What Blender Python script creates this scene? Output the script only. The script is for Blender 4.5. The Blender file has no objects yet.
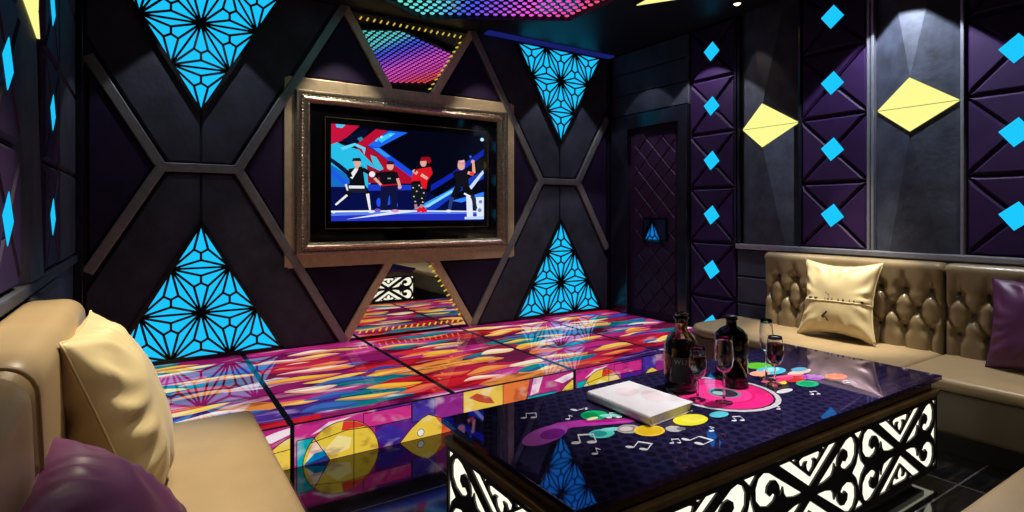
import bpy, bmesh, math, random
from mathutils import Vector, Matrix, noise
R = random.Random(7)
PI = math.pi
scene = bpy.context.scene
COL = scene.collection

# ------------------------------------------------------------------ place
D, XR, XL, ZC, NEAR = 5.125, 4.74, -0.44, 3.27, -0.75     # back wall, right wall, left wall, ceiling, near wall
CX, ZM = 2.165, 1.755                                    # symmetry of the TV wall
SRX = 4.655
ZS, YS = 0.237, 3.25                                     # stage top, stage front
ZT = 0.55                                                # table top

def BW(u, v, d): return (u, D - d, v)
def RW(u, v, d): return (XR - d, u, v)
def LW(u, v, d): return (XL + d, u, v)
def CE(u, v, d): return (u, v, ZC - d)
def TT(u, v, d): return (u, v, ZT + d)
def SF(u, v, d): return (u, YS - d, v)
def STP(u, v, d): return (u, v, ZS + d)

# ------------------------------------------------------------------ materials
def srgb(r, g, b):
    f = lambda c: (c / 12.92 if c <= .04045 else ((c + .055) / 1.055) ** 2.4)
    return (f(r / 255), f(g / 255), f(b / 255), 1)

class NT:
    def __init__(s, name):
        s.m = bpy.data.materials.new(name); s.m.use_nodes = True
        s.t = s.m.node_tree; s.n = s.t.nodes
        s.b = s.n['Principled BSDF']
    def node(s, typ, **kw):
        n = s.n.new(typ)
        for k, v in kw.items():
            if k in n.inputs: n.inputs[k].default_value = v
            else: setattr(n, k, v)
        return n
    def link(s, a, b): s.t.links.new(a, b)
    def set(s, **kw):
        for k, v in kw.items():
            s.b.inputs[k.replace('_', ' ')].default_value = v
    def coords(s, scale=(1, 1, 1)):
        tc = s.node('ShaderNodeTexCoord'); mp = s.node('ShaderNodeMapping')
        mp.inputs['Scale'].default_value = scale
        s.link(tc.outputs['Object'], mp.inputs['Vector'])
        return mp.outputs['Vector']
    def noise(s, vec, scale, detail=3, rough=.5, dist=0):
        n = s.node('ShaderNodeTexNoise'); n.inputs['Scale'].default_value = scale
        n.inputs['Detail'].default_value = detail; n.inputs['Roughness'].default_value = rough
        n.inputs['Distortion'].default_value = dist
        s.link(vec, n.inputs['Vector']); return n
    def ramp(s, fac, stops, interp='LINEAR'):
        r = s.node('ShaderNodeValToRGB'); cr = r.color_ramp; cr.interpolation = interp
        while len(cr.elements) < len(stops): cr.elements.new(.5)
        for e, (p, c) in zip(cr.elements, stops): e.position = p; e.color = c
        s.link(fac, r.inputs['Fac']); return r.outputs['Color']
    def bump(s, h, strength, dist=.01):
        b = s.node('ShaderNodeBump'); b.inputs['Strength'].default_value = strength
        b.inputs['Distance'].default_value = dist
        s.link(h, b.inputs['Height']); s.link(b.outputs['Normal'], s.b.inputs['Normal'])
    def math(s, op, a, b=None, c=None):
        n = s.node('ShaderNodeMath', operation=op)
        for i, x in enumerate((a, b, c)):
            if x is None: continue
            if isinstance(x, (int, float)): n.inputs[i].default_value = x
            else: s.link(x, n.inputs[i])
        return n.outputs[0]

def plain(name, col, rough=.5, metal=0, var=.12, scale=8, bump=0, bscale=60, **kw):
    k = NT(name); k.set(Roughness=rough, Metallic=metal, **kw)
    v = k.coords()
    n = k.noise(v, scale, 4)
    lo = tuple(c * (1 - var) for c in col[:3]) + (1,); hi = tuple(min(1, c * (1 + var)) for c in col[:3]) + (1,)
    k.link(k.ramp(n.outputs['Fac'], [(.3, lo), (.7, hi)]), k.b.inputs['Base Color'])
    if bump:
        k.bump(k.noise(v, bscale, 3).outputs['Fac'], bump)
    return k.m

def emit(name, col, strength=1, rough=.3):
    k = NT(name); k.set(Base_Color=(0, 0, 0, 1), Roughness=rough, Emission_Color=col, Emission_Strength=strength)
    k.b.inputs['Specular IOR Level'].default_value = 0
    return k.m

def vcol_emit(name, strength=1, rough=.05, spec=.5, mottled=0, ior=1.5):
    k = NT(name); k.set(Base_Color=(0, 0, 0, 1), Roughness=rough, Emission_Strength=strength, IOR=ior)
    k.b.inputs['Specular IOR Level'].default_value = spec
    a = k.node('ShaderNodeAttribute', attribute_name='Col')
    out = a.outputs['Color']
    if mottled:
        n = k.noise(k.coords((5, 5, 9)), 2.0, 2, .5, .3)
        mx = k.node('ShaderNodeMix', data_type='RGBA', blend_type='MULTIPLY'); mx.inputs['Factor'].default_value = mottled
        k.link(out, mx.inputs['A']); 
        k.link(k.ramp(n.outputs['Fac'], [(.3, (.55, .42, .6, 1)), (.46, (1, .95, .95, 1)), (.72, (1.0, 1.0, 1.0, 1))]), mx.inputs['B'])
        out = mx.outputs['Result']
        n2 = k.noise(k.coords((3, 3, 6)), 1.9, 2, .5, .2)
        m2 = k.node('ShaderNodeMix', data_type='RGBA', blend_type='SCREEN')
        k.link(k.ramp(n2.outputs['Fac'], [(.56, (0, 0, 0, 1)), (.72, (.45, .4, .4, 1))]), m2.inputs['B'])
        m2.inputs['Factor'].default_value = mottled; k.link(out, m2.inputs['A']); out = m2.outputs['Result']
    k.link(out, k.b.inputs['Emission Color'])
    return k.m

def vcol_gloss(name, rough=.06, ior=1.6):
    k = NT(name); k.set(Roughness=rough, IOR=ior)
    a = k.node('ShaderNodeAttribute', attribute_name='Col')
    k.link(a.outputs['Color'], k.b.inputs['Base Color'])
    return k.m

M = {}
M['plaster_dark'] = plain('dark_plaster', (.012, .010, .016), .6, var=.3, scale=3)
M['ceiling'] = plain('black_lacquer_ceiling', (.008, .008, .012), .45, var=.3, scale=2)
M['grey_suede'] = plain('grey_suede', (.026, .028, .048), .7, var=.45, scale=5, bump=.25, bscale=30)
M['kite_grey'] = plain('charcoal_suede', (.030, .035, .056), .65, var=.5, scale=6, bump=.25, bscale=24)
M['purple_pad'] = plain('purple_leatherette', (.021, .0055, .045), .6, var=.2, scale=4, bump=.06, bscale=90, Specular_IOR_Level=.22)
M['purple_dark'] = plain('deep_purple_suede', (.014, .0055, .034), .65, var=.25, scale=5, bump=.1, Specular_IOR_Level=.25)
M['door_purple'] = plain('plum_leatherette', (.022, .005, .026), .55, var=.2, scale=5, bump=.06, bscale=90, Specular_IOR_Level=.25)
M['door_frame'] = plain('black_lacquer', (.010, .010, .018), .18, var=.2)
M['warm_lit_bar'] = plain('brushed_bar_warm_lit', (.58, .45, .28), .45, .35, var=.12, scale=20)  # bar metal with the warm light near the TV put into its colour
M['silver'] = plain('brushed_aluminium', (.34, .34, .39), .35, .7, var=.08, scale=20)
M['dim_lit_bar'] = plain('brushed_bar_dim_lit', (.25, .245, .25), .42, .55, var=.12, scale=20)  # same bar metal, coloured darker where less light falls
M['gold_frame'] = plain('antique_silver_gilt', (.50, .42, .31), .34, 1, var=.3, scale=40, bump=.3, bscale=120)
M['black_gloss'] = plain('black_gloss', (.004, .004, .006), .06, var=.1)
M['black_matt'] = plain('black_metal', (.006, .006, .008), .45, var=.1)
M['lattice_black'] = plain('black_lattice', (.004, .004, .006), .4, var=.1)
M['bronze'] = plain('dark_bronze_lacquer', (.20, .13, .065), .3, .5, var=.3, scale=6)
M['cyan'] = emit('cyan_light', srgb(28, 198, 255), 1.0)
M['cyan_lamp'] = emit('cyan_diamond_light', srgb(28, 200, 255), 1.0)
M['yellow'] = emit('yellow_light', srgb(255, 252, 150), 1.0)
M['apron_white'] = emit('warm_white_backlight', srgb(255, 250, 225), 1.15)
M['bulb'] = emit('yellow_bulb', srgb(235, 205, 70), .75)
M['warm_lamp'] = emit('lamp_glow', (1, .72, .48, 1), 4)
M['blue_sheen'] = emit('blue_sheen_glow', srgb(34, 44, 140), .5)  # imitates a reflection by glowing; no lamp sits there
M['mirror'] = NT('mirror').m
_b = M['mirror'].node_tree.nodes['Principled BSDF']; _b.inputs['Metallic'].default_value = 1; _b.inputs['Roughness'].default_value = .01; _b.inputs['Base Color'].default_value = (.8, .8, .8, 1)
M['dark_mirror'] = plain('blue_black_mirror', (.22, .34, .62), .03, 1, var=.02)
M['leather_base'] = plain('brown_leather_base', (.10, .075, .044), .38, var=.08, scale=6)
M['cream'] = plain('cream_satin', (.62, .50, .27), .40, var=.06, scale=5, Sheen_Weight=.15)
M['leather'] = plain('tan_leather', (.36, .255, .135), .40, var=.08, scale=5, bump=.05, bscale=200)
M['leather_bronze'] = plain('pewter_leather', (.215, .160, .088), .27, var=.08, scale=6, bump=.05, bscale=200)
M['plum'] = plain('plum_satin', (.085, .018, .072), .45, var=.08, scale=5)
M['button'] = plain('dark_button', (.06, .045, .03), .35)
M['cloth_mark'] = plain('dark_stitch', (.03, .02, .012), .6)
M['book_cover'] = plain('white_book_cover', (.80, .77, .78), .28, var=.05, scale=9)
M['book_page'] = plain('book_pages', (.72, .68, .55), .7, var=.1, scale=60)
M['blush'] = plain('pale_pink_print', (.78, .66, .66), .3)
M['gold_label'] = plain('gold_foil', (.5, .4, .2), .3, 1)
M['label_dark'] = plain('dark_label', (.006, .0045, .004), .6, var=.2)
M['label_text'] = plain('grey_lettering', (.22, .2, .18), .5)

def glass(name, col=(1, 1, 1, 1), rough=0, ior=1.45):
    k = NT(name); k.set(Base_Color=col, Roughness=rough, IOR=ior); k.b.inputs['Transmission Weight'].default_value = 1
    return k.m
M['clear_glass'] = glass('clear_glass', (.97, .98, 1, 1))
M['bottle_glass'] = glass('brown_glass', (.62, .50, .42, 1))
M['green_glass'] = glass('dark_green_glass', (.05, .09, .05, 1))
M['spirit'] = plain('dark_amber_spirit', (.012, .004, .002), .08, var=.1)
M['wine'] = plain('red_wine', (.030, .002, .004), .05, var=.1)

# black tiled floor with pale joints
k = NT('black_marble_tiles'); k.set(Roughness=.07, IOR=1.6)
tc = k.coords(); sep = k.node('ShaderNodeSeparateXYZ'); k.link(tc, sep.inputs[0])
def joint(o, off, step):
    f = k.math('FRACT', k.math('DIVIDE', k.math('ADD', o, off), step))
    return k.math('LESS_THAN', f, .014)
j = k.math('MAXIMUM', joint(sep.outputs[0], -1.35 + 7.2, .72), joint(sep.outputs[1], -1.18 + 7.2, .72))
vein = k.ramp(k.noise(k.coords((1, 6, 1)), 3, 6, .6, 1.5).outputs['Fac'], [(.45, (.004, .004, .005, 1)), (.62, (.012, .010, .010, 1)), (.7, (.035, .026, .02, 1))])
mx = k.node('ShaderNodeMix', data_type='RGBA'); k.link(j, mx.inputs['Factor']); k.link(vein, mx.inputs['A']); mx.inputs['B'].default_value = (.07, .07, .075, 1)
k.link(mx.outputs['Result'], k.b.inputs['Base Color']); M['floor'] = k.m

# lit painted glass on the stage: long brush strokes of colour
k = NT('painted_stage_glass'); k.set(Base_Color=(0, 0, 0, 1), Roughness=.035, Emission_Strength=.80, IOR=2.15)
v0 = k.coords((1, 1, 1))
wob = k.noise(k.coords((1.6, 2.2, 1)), 1.6, 2)
add = k.node('ShaderNodeVectorMath', operation='MULTIPLY_ADD'); k.link(wob.outputs['Color'], add.inputs[0]); add.inputs[1].default_value = (.30, .20, 0); k.link(v0, add.inputs[2])
mp = k.node('ShaderNodeMapping'); mp.inputs['Scale'].default_value = (1.7, 4.6, 1); k.link(add.outputs[0], mp.inputs['Vector'])
vo = k.node('ShaderNodeTexVoronoi', voronoi_dimensions='2D'); vo.inputs['Scale'].default_value = 1; k.link(mp.outputs[0], vo.inputs['Vector'])
sp = k.node('ShaderNodeSeparateColor'); k.link(vo.outputs['Color'], sp.inputs[0])
pal = [(0, srgb(190, 34, 70)), (.10, srgb(196, 45, 132)), (.26, srgb(150, 28, 104)), (.38, srgb(212, 30, 48)), (.47, srgb(244, 150, 66)), (.52, srgb(112, 24, 66)),
       (.60, srgb(10, 130, 140)), (.65, srgb(208, 64, 150)), (.79, srgb(80, 50, 150)), (.85, srgb(176, 30, 60)), (.94, srgb(246, 214, 222))]
c1 = k.ramp(sp.outputs[0], pal, 'CONSTANT')
st = k.noise(k.coords((1.3, 4.6, 1)), 2.2, 2, .5, .4)
mx = k.node('ShaderNodeMix', data_type='RGBA', blend_type='MULTIPLY'); mx.inputs['Factor'].default_value = .85
k.link(c1, mx.inputs['A']); k.link(k.ramp(st.outputs['Fac'], [(.34, (.22, .10, .20, 1)), (.47, (.85, .8, .85, 1)), (.6, (1, 1, 1, 1))]), mx.inputs['B'])
st2 = k.noise(k.coords((1.2, 4.5, 3)), 2.2, 2, .5, .3)
m2 = k.node('ShaderNodeMix', data_type='RGBA', blend_type='SCREEN'); m2.inputs['Factor'].default_value = .8
k.link(mx.outputs['Result'], m2.inputs['A']); k.link(k.ramp(st2.outputs['Fac'], [(.60, (0, 0, 0, 1)), (.70, (.55, .35, .45, 1)), (.76, (.9, .85, .8, 1))]), m2.inputs['B'])
k.link(m2.outputs['Result'], k.b.inputs['Emission Color']); M['stage_glass'] = k.m
M['stage_leaf'] = vcol_emit('painted_leaf_strokes', .85, .035, .5, ior=2.15)
M['stage_front'] = vcol_emit('painted_front_glass', .82, .06, .5, mottled=.8)
M['screen'] = vcol_emit('screen_picture', 1.0, .12, .15)
M['led'] = vcol_emit('led_glow', 1.0, .4, .1)
M['strip_blue'] = plain('blue_black_strip', (.020, .030, .055), .12, var=.1)

# perforated printed table glass
k = NT('printed_table_glass'); k.set(Roughness=.03, IOR=2.7)
k.b.inputs['Specular Tint'].default_value = (.42, .20, 1, 1)
tc = k.coords(); sep = k.node('ShaderNodeSeparateXYZ'); k.link(tc, sep.inputs[0])
S = .055
def dots(ox, oy):
    fx = k.math('SUBTRACT', k.math('FRACT', k.math('ADD', k.math('DIVIDE', sep.outputs[0], S), 20 + ox)), .5)
    fy = k.math('MULTIPLY', k.math('SUBTRACT', k.math('FRACT', k.math('ADD', k.math('DIVIDE', sep.outputs[1], S * 1.732), 20 + oy)), .5), 1.732)
    d = k.math('SQRT', k.math('ADD', k.math('MULTIPLY', fx, fx), k.math('MULTIPLY', fy, fy)))
    return k.math('LESS_THAN', d, .36)
hole = k.math('MAXIMUM', dots(0, 0), dots(.5, .5))
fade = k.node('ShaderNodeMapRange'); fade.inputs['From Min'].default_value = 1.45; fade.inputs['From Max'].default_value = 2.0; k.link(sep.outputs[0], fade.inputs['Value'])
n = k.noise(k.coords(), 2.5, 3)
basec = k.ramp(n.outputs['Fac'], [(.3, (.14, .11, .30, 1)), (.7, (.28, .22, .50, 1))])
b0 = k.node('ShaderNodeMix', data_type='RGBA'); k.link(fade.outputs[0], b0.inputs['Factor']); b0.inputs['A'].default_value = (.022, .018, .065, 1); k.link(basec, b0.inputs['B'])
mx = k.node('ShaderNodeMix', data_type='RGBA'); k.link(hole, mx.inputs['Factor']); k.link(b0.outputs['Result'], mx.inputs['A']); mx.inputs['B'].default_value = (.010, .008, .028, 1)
k.link(mx.outputs['Result'], k.b.inputs['Base Color']); M['table_glass'] = k.m
M['table_print'] = vcol_gloss('table_print', .05, 1.8)

# ------------------------------------------------------------------ mesh builder
class MB:
    def __init__(s): s.v = []; s.f = []; s.c = []; s.mi = []; s.col = (1, 1, 1, 1); s.m = 0
    def face(s, pts):
        i = len(s.v); s.v += [tuple(p) for p in pts]; s.f.append(tuple(range(i, i + len(pts)))); s.c.append(s.col); s.mi.append(s.m)
    def add(s, verts, faces):
        i = len(s.v); s.v += [tuple(p) for p in verts]
        for f in faces: s.f.append(tuple(i + q for q in f)); s.c.append(s.col); s.mi.append(s.m)
    def box(s, x0, x1, y0, y1, z0, z1):
        v = [(x, y, z) for x in (x0, x1) for y in (y0, y1) for z in (z0, z1)]
        s.add(v, [(0, 1, 3, 2), (4, 6, 7, 5), (0, 4, 5, 1), (2, 3, 7, 6), (0, 2, 6, 4), (1, 5, 7, 3)])
    def prism(s, mp, poly, d0, d1, inset=0, bev=0):
        n = len(poly)
        rings = [[mp(u, v, d0) for u, v in poly]]
        if bev:
            rings.append([mp(u, v, d1 - bev) for u, v in poly])
            rings.append([mp(u, v, d1) for u, v in offset(poly, inset or bev)])
        else:
            rings.append([mp(u, v, d1) for u, v in poly])
        vs = [p for r in rings for p in r]; fs = [tuple(range(n - 1, -1, -1))]
        for k in range(len(rings) - 1):
            for i in range(n):
                a = k * n + i; b = k * n + (i + 1) % n
                fs.append((a, b, b + n, a + n))
        fs.append(tuple(range((len(rings) - 1) * n, len(rings) * n)))
        s.add(vs, fs)
    def bar(s, mp, a, b, w, d0, d1):
        dx, dy = b[0] - a[0], b[1] - a[1]; L = math.hypot(dx, dy); nx, ny = -dy / L * w / 2, dx / L * w / 2
        s.prism(mp, [(a[0] + nx, a[1] + ny), (b[0] + nx, b[1] + ny), (b[0] - nx, b[1] - ny), (a[0] - nx, a[1] - ny)], d0, d1)
    def lathe(s, prof, c=(0, 0, 0), seg=28):
        n = len(prof); vs = []
        for k in range(seg):
            a = 2 * PI * k / seg
            for r, z in prof: vs.append((c[0] + r * math.cos(a), c[1] + r * math.sin(a), c[2] + z))
        fs = []
        for k in range(seg):
            for i in range(n - 1):
                fs.append((k * n + i, ((k + 1) % seg) * n + i, ((k + 1) % seg) * n + i + 1, k * n + i + 1))
        s.add(vs, fs)
        if prof[0][0] > 1e-6: s.add([vs[k * n] for k in range(seg)][::-1], [tuple(range(seg))])
        if prof[-1][0] > 1e-6: s.add([vs[k * n + n - 1] for k in range(seg)], [tuple(range(seg))])
    def lathe_open(s, prof, c=(0, 0, 0), seg=28):
        n = len(prof); vs = []
        for k in range(seg):
            a = 2 * PI * k / seg
            for r, z in prof: vs.append((c[0] + r * math.cos(a), c[1] + r * math.sin(a), c[2] + z))
        s.add(vs, [(k * n + i, ((k + 1) % seg) * n + i, ((k + 1) % seg) * n + (i + 1) % n, k * n + (i + 1) % n) for k in range(seg) for i in range(n)])
    def ball(s, c, r, seg=8, ring=5, sq=(1, 1, 1)):
        prof = [(r * math.sin(PI * i / ring), -r * math.cos(PI * i / ring)) for i in range(ring + 1)]
        i0 = len(s.v); s.lathe(prof, (0, 0, 0), seg)
        for i in range(i0, len(s.v)):
            x, y, z = s.v[i]; s.v[i] = (c[0] + x * sq[0], c[1] + y * sq[1], c[2] + z * sq[2])
    def disc(s, mp, c, rx, ry=None, d=0, seg=28, rot=0, a0=0, a1=2 * PI, thick=0):
        ry = ry or rx; pts = []
        full = abs(a1 - a0 - 2 * PI) < 1e-6
        for k in range(seg if full else seg + 1):
            a = a0 + (a1 - a0) * k / seg; x, y = rx * math.cos(a), ry * math.sin(a)
            pts.append((c[0] + x * math.cos(rot) - y * math.sin(rot), c[1] + x * math.sin(rot) + y * math.cos(rot)))
        s.prism(mp, pts, d - thick, d) if thick else s.face([mp(u, v, d) for u, v in pts])
        return pts
    def flat(s, mp, poly, d): s.face([mp(u, v, d) for u, v in poly])
    def tube(s, pts, r, seg=6):
        pts = [Vector(p) for p in pts]; rings = []
        for i, p in enumerate(pts):
            t = (pts[min(i + 1, len(pts) - 1)] - pts[max(i - 1, 0)]).normalized()
            up = Vector((0, 0, 1)) if abs(t.z) < .9 else Vector((1, 0, 0))
            a = t.cross(up).normalized(); b = t.cross(a)
            rings.append([p + a * r * math.cos(2 * PI * k / seg) + b * r * math.sin(2 * PI * k / seg) for k in range(seg)])
        vs = [q for rg in rings for q in rg]; n = len(pts)
        fs = [(i * seg + k, i * seg + (k + 1) % seg, (i + 1) * seg + (k + 1) % seg, (i + 1) * seg + k) for i in range(n - 1) for k in range(seg)]
        fs += [tuple(range(seg)), tuple(range((n - 1) * seg, n * seg))]
        s.add(vs, fs)
    def build(s, name, mats, parent=None, smooth=False, bevel=0, bseg=2, merge=False, col=False, subsurf=0, recalc=True):
        me = bpy.data.meshes.new(name)
        o = bpy.data.objects.new(name, me); COL.objects.link(o)
        inv = (0, 0, 0)
        if parent is not None:
            o.parent = parent; inv = wloc(parent)
        me.from_pydata([(x - inv[0], y - inv[1], z - inv[2]) for x, y, z in s.v], [], s.f)
        if not isinstance(mats, (list, tuple)): mats = [mats]
        for m in mats: me.materials.append(m)
        for p, mi in zip(me.polygons, s.mi): p.material_index = mi; p.use_smooth = smooth
        if col:
            a = me.color_attributes.new('Col', 'FLOAT_COLOR', 'CORNER')
            for p, c in zip(me.polygons, s.c):
                for li in p.loop_indices: a.data[li].color = c
        if merge or recalc:
            bm = bmesh.new(); bm.from_mesh(me)
            if merge: bmesh.ops.remove_doubles(bm, verts=bm.verts, dist=1e-5)
            if recalc: bmesh.ops.recalc_face_normals(bm, faces=bm.faces)
            bm.to_mesh(me); bm.free()
        if bevel:
            md = o.modifiers.new('bevel', 'BEVEL'); md.width = bevel; md.segments = bseg; md.limit_method = 'ANGLE'
            md.harden_normals = False
        if subsurf:
            md = o.modifiers.new('sub', 'SUBSURF'); md.levels = subsurf; md.render_levels = subsurf
        me.update()
        return o

def wloc(o):
    x, y, z = 0, 0, 0
    while o is not None: x += o.location[0]; y += o.location[1]; z += o.location[2]; o = o.parent
    return (x, y, z)

def offset(poly, d):
    """inset a convex polygon by d"""
    n = len(poly); area = sum(poly[i][0] * poly[(i + 1) % n][1] - poly[(i + 1) % n][0] * poly[i][1] for i in range(n))
    sg = 1 if area > 0 else -1; out = []
    for i in range(n):
        p0, p1, p2 = poly[i - 1], poly[i], poly[(i + 1) % n]
        def nrm(a, b):
            dx, dy = b[0] - a[0], b[1] - a[1]; L = math.hypot(dx, dy) or 1; return (-dy / L * sg, dx / L * sg)
        n1, n2 = nrm(p0, p1), nrm(p1, p2); den = 1 + n1[0] * n2[0] + n1[1] * n2[1]
        den = max(den, .15)
        out.append((p1[0] + d * (n1[0] + n2[0]) / den, p1[1] + d * (n1[1] + n2[1]) / den))
    return out

def tag(o, label=None, cat=None, group=None, kind=None):
    if label: o['label'] = label
    if cat: o['category'] = cat
    if group: o['group'] = group
    if kind: o['kind'] = kind
    return o

def thing(name, loc, label, cat, group=None):
    o = bpy.data.objects.new(name, None); COL.objects.link(o); o.location = loc; o.empty_display_size = .05
    return tag(o, label, cat, group)

def structure(o): o['kind'] = 'structure'; return o

def mirror_u(poly, c): return [(2 * c - u, v) for u, v in poly][::-1]
def mirror_v(poly, c): return [(u, 2 * c - v) for u, v in poly][::-1]

# ------------------------------------------------------------------ room shell
b = MB(); b.box(XL - .1, XR + .1, NEAR - .1, D + .1, -.1, 0); structure(b.build('floor', M['floor']))
b = MB(); b.box(XL - .1, XR + .1, NEAR - .1, D + .1, ZC, ZC + .1); structure(b.build('ceiling', M['ceiling']))
b = MB(); b.box(XL, XR, D, D + .1, 0, ZC); structure(b.build('wall_back', M['plaster_dark']))
b = MB(); b.box(XR, XR + .1, NEAR, D + .1, 0, ZC); structure(b.build('wall_right', M['plaster_dark']))
b = MB(); b.box(XL - .1, XL, NEAR, D + .1, 0, ZC); structure(b.build('wall_left', M['plaster_dark']))
b = MB(); b.box(XL, XR, NEAR - .1, NEAR, 0, ZC); structure(b.build('wall_near', M['plaster_dark']))

# ------------------------------------------------------------------ TV wall: metal bars (trim)
T60 = math.tan(PI / 3)
BWID = .075
NL, NR_ = (.105, ZM), (.636, ZM)             # left hexagon nodes
APX = 1.505                                  # where the bars meet ceiling and stage
TOPZ, BOTZ = ZC, ZS
def mx_(p): return (2 * CX - p[0], p[1])
def lattice(mir, name):
    b = MB(); f = (lambda p: mx_(p)) if mir else (lambda p: p)
    def bar(a, c, w=BWID, d=.05): b.bar(BW, f(a), f(c), w, .002, d)
    bar(NL, NR_, .07)
    bar(NR_, (NR_[0] + (TOPZ - ZM) / T60 * .995, TOPZ)); bar(NR_, (NR_[0] + (ZM - BOTZ) / T60 * .995, BOTZ))
    lim = (NL[0] - XL - .09)
    bar(NL, (NL[0] - lim, ZM + lim * T60)); bar(NL, (NL[0] - lim, ZM - lim * T60))
    return structure(b.build(name, M['dim_lit_bar'], bevel=.008))
lattice(False, 'trim_1'); lattice(True, 'trim_2')
FX0, FX1, FZ0, FZ1 = 1.078, 3.235, 1.035, 2.465             # ornate frame outside
b = MB()
for a, c in (((1.02, FZ1 + .055), (2 * CX - 1.02, FZ1 + .055)), ((1.02, FZ0 - .055), (2 * CX - 1.02, FZ0 - .055))): b.bar(BW, a, c, .11, .003, .045)
for sx in (FX0 - .04, 2 * CX - FX0 + .04): b.bar(BW, (sx, FZ0 - .1), (sx, FZ1 + .1), .085, .003, .043)
structure(b.build('trim_3', M['warm_lit_bar'], bevel=.006))
VX = 1.93                                                # arms of the two Vs reach the bands here
for i, mir in enumerate((False, True)):
    b = MB(); f = mx_ if mir else (lambda p: p)
    b.bar(BW, f((APX, TOPZ)), f((VX, FZ1 + .1)), .075, .003, .044)
    b.bar(BW, f((APX, BOTZ)), f((VX, FZ0 - .1)), .075, .003, .044)
    structure(b.build('trim_%d' % (4 + i), M['warm_lit_bar'], bevel=.006))

# corner posts
b = MB(); b.box(XL, XL + .075, D - .16, D, 0, ZC); structure(b.build('trim_6', M['door_frame'], bevel=.006))
b = MB(); b.box(XR - .05, XR, D - .06, D, ZS, ZC); structure(b.build('trim_7', M['door_frame'], bevel=.006))

# purple panels on the TV wall
def pad(name, poly, d, mat, label, cat='wall panel', group='purple panels on the TV wall', mp=BW, bev=.014):
    c = [sum(p[i] for p in poly) / len(poly) for i in (0, 1)]
    b = MB(); b.prism(mp, poly, .001, d, bev, bev)
    o = b.build(name, mat); return tag(o, label, cat, group)
def rise(x0, z0, dz): return x0 + dz / T60
g = .055
for mir in (False, True):
    F = (lambda p: mirror_u(p, CX)) if mir else (lambda p: p)
    side = 'right' if mir else 'left'
    # beside the frame: triangle between node and frame
    xw = FX0 - .09
    hz = (xw - NR_[0] - .05) * T60
    pad('wall_panel', F([(NR_[0] + .055, ZM), (xw, ZM - hz), (xw, ZM + hz)]), .03, M['purple_dark'],
        'dark purple triangular wall panel beside the %s edge of the ornate TV frame' % side)
    # above the frame
    zb = FZ1 + .118; top = ZC - .09
    hw = (top - zb) / T60
    pad('wall_panel', F([(APX - hw, zb), (APX + hw * .98, zb), (APX, top)]), .03, M['purple_dark'],
        'dark purple triangular wall panel above the %s half of the TV frame' % side)
    zb = FZ0 - .118; bot = ZS + .09; hw = (zb - bot) / T60
    pad('wall_panel', F([(APX - hw, zb), (APX, bot), (APX + hw, zb)]), .03, M['purple_dark'],
        'dark purple triangular wall panel below the %s half of the TV frame' % side)
    # outer half hexagon towards the corner
    xo = XL + .09; dx = NL[0] - .05 - xo
    pad('wall_panel', F([(xo, ZM - dx * T60), (NL[0] - .05, ZM), (xo, ZM + dx * T60)]), .03, M['purple_dark'],
        'dark purple pointed wall panel between the %s' % ('right hand corner of the TV wall and the grey panels' if mir else 'left hand corner of the TV wall and the grey panels'))
    # grey panels, upper and lower, each with the cyan triangle before it
    c = (NL[0] + NR_[0]) / 2
    for up in (True, False):
        zf = (lambda v: v) if up else (lambda v: 2 * ZM - v)
        top = min(ZC - .005, 2 * ZM - ZS - .004); dz = top - (ZM + .045)
        lx = NL[0] + .045; rx = NR_[0] - .045
        for half in (0, 1):
            if half == 0:
                tl = max(XL + .08, lx - dz / T60); zt = ZM + .045 + (lx - tl) * T60
                poly = [(c - .004, ZM + .045), (lx, ZM + .045), (tl, zt)] + ([(tl, top)] if zt < top - .01 else []) + [(c - .004, top)]
            else:
                poly = [(c + .004, ZM + .045), (c + .004, top), (rx + dz / T60, top), (rx, ZM + .045)]
            poly = [(u, zf(v)) for u, v in poly]
            pad('wall_panel', F(poly), .035, M['grey_suede'],
                'grey suede wall panel forming the %s half behind the %s cyan triangle %s of the TV' % (
                    ('inner' if half else 'outer'), 'upper' if up else 'lower', side), group='grey suede panels on the TV wall', bev=.01)

# cyan triangles with star lattice
def tri_light(c, up, label):
    hw, hgt = .61, 1.06
    za = (2.19 if up else 1.32); zb = za + hgt if up else za - hgt
    root = thing('triangle_light', (c, D - .036, min(za, zb)), label, 'wall light', 'cyan triangle lights')
    A, B, C = Vector((c, za)), Vector((c - hw, zb)), Vector((c + hw, zb))
    b = MB(); b.prism(BW, [tuple(A), tuple(B), tuple(C)], .037, .050); b.build('glow_panel', M['cyan'], root)
    b = MB(); d0, d1 = .0505, .058
    P = lambda i, j: A + (B - A) * (i / 3) + (C - B) * (j / 3)
    w = .0175
    def tri(p, q, r):
        ce = (p + q + r) / 3
        for s_, e_ in ((p, q), (q, r), (r, p)):
            m = (s_ + e_) / 2; pi = m + (ce - m) * .52
            b.bar(BW, tuple(s_), tuple(pi), w, d0, d1); b.bar(BW, tuple(pi), tuple(e_), w, d0, d1); b.bar(BW, tuple(ce), tuple(pi), w, d0, d1)
            b.bar(BW, tuple(s_), tuple(e_), w * .9, d0, d1)
    for i in range(3):
        for j in range(i + 1):
            tri(P(i, j), P(i + 1, j), P(i + 1, j + 1))
            if j < i: tri(P(i, j), P(i, j + 1), P(i + 1, j + 1))
    b.build('star_lattice', M['lattice_black'], root)
    b = MB()
    for s_, e_ in ((A, B), (B, C), (C, A)): b.bar(BW, tuple(s_), tuple(e_), .030, .036, .062)
    b.build('frame', M['lattice_black'], root)
cl = (NL[0] + NR_[0]) / 2; cr = 2 * CX - cl
tri_light(cl, False, 'cyan lit triangle with black star lattice standing on the stage left of the TV')
tri_light(cl, True, 'cyan lit triangle pointing down from the ceiling left of the TV')
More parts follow.
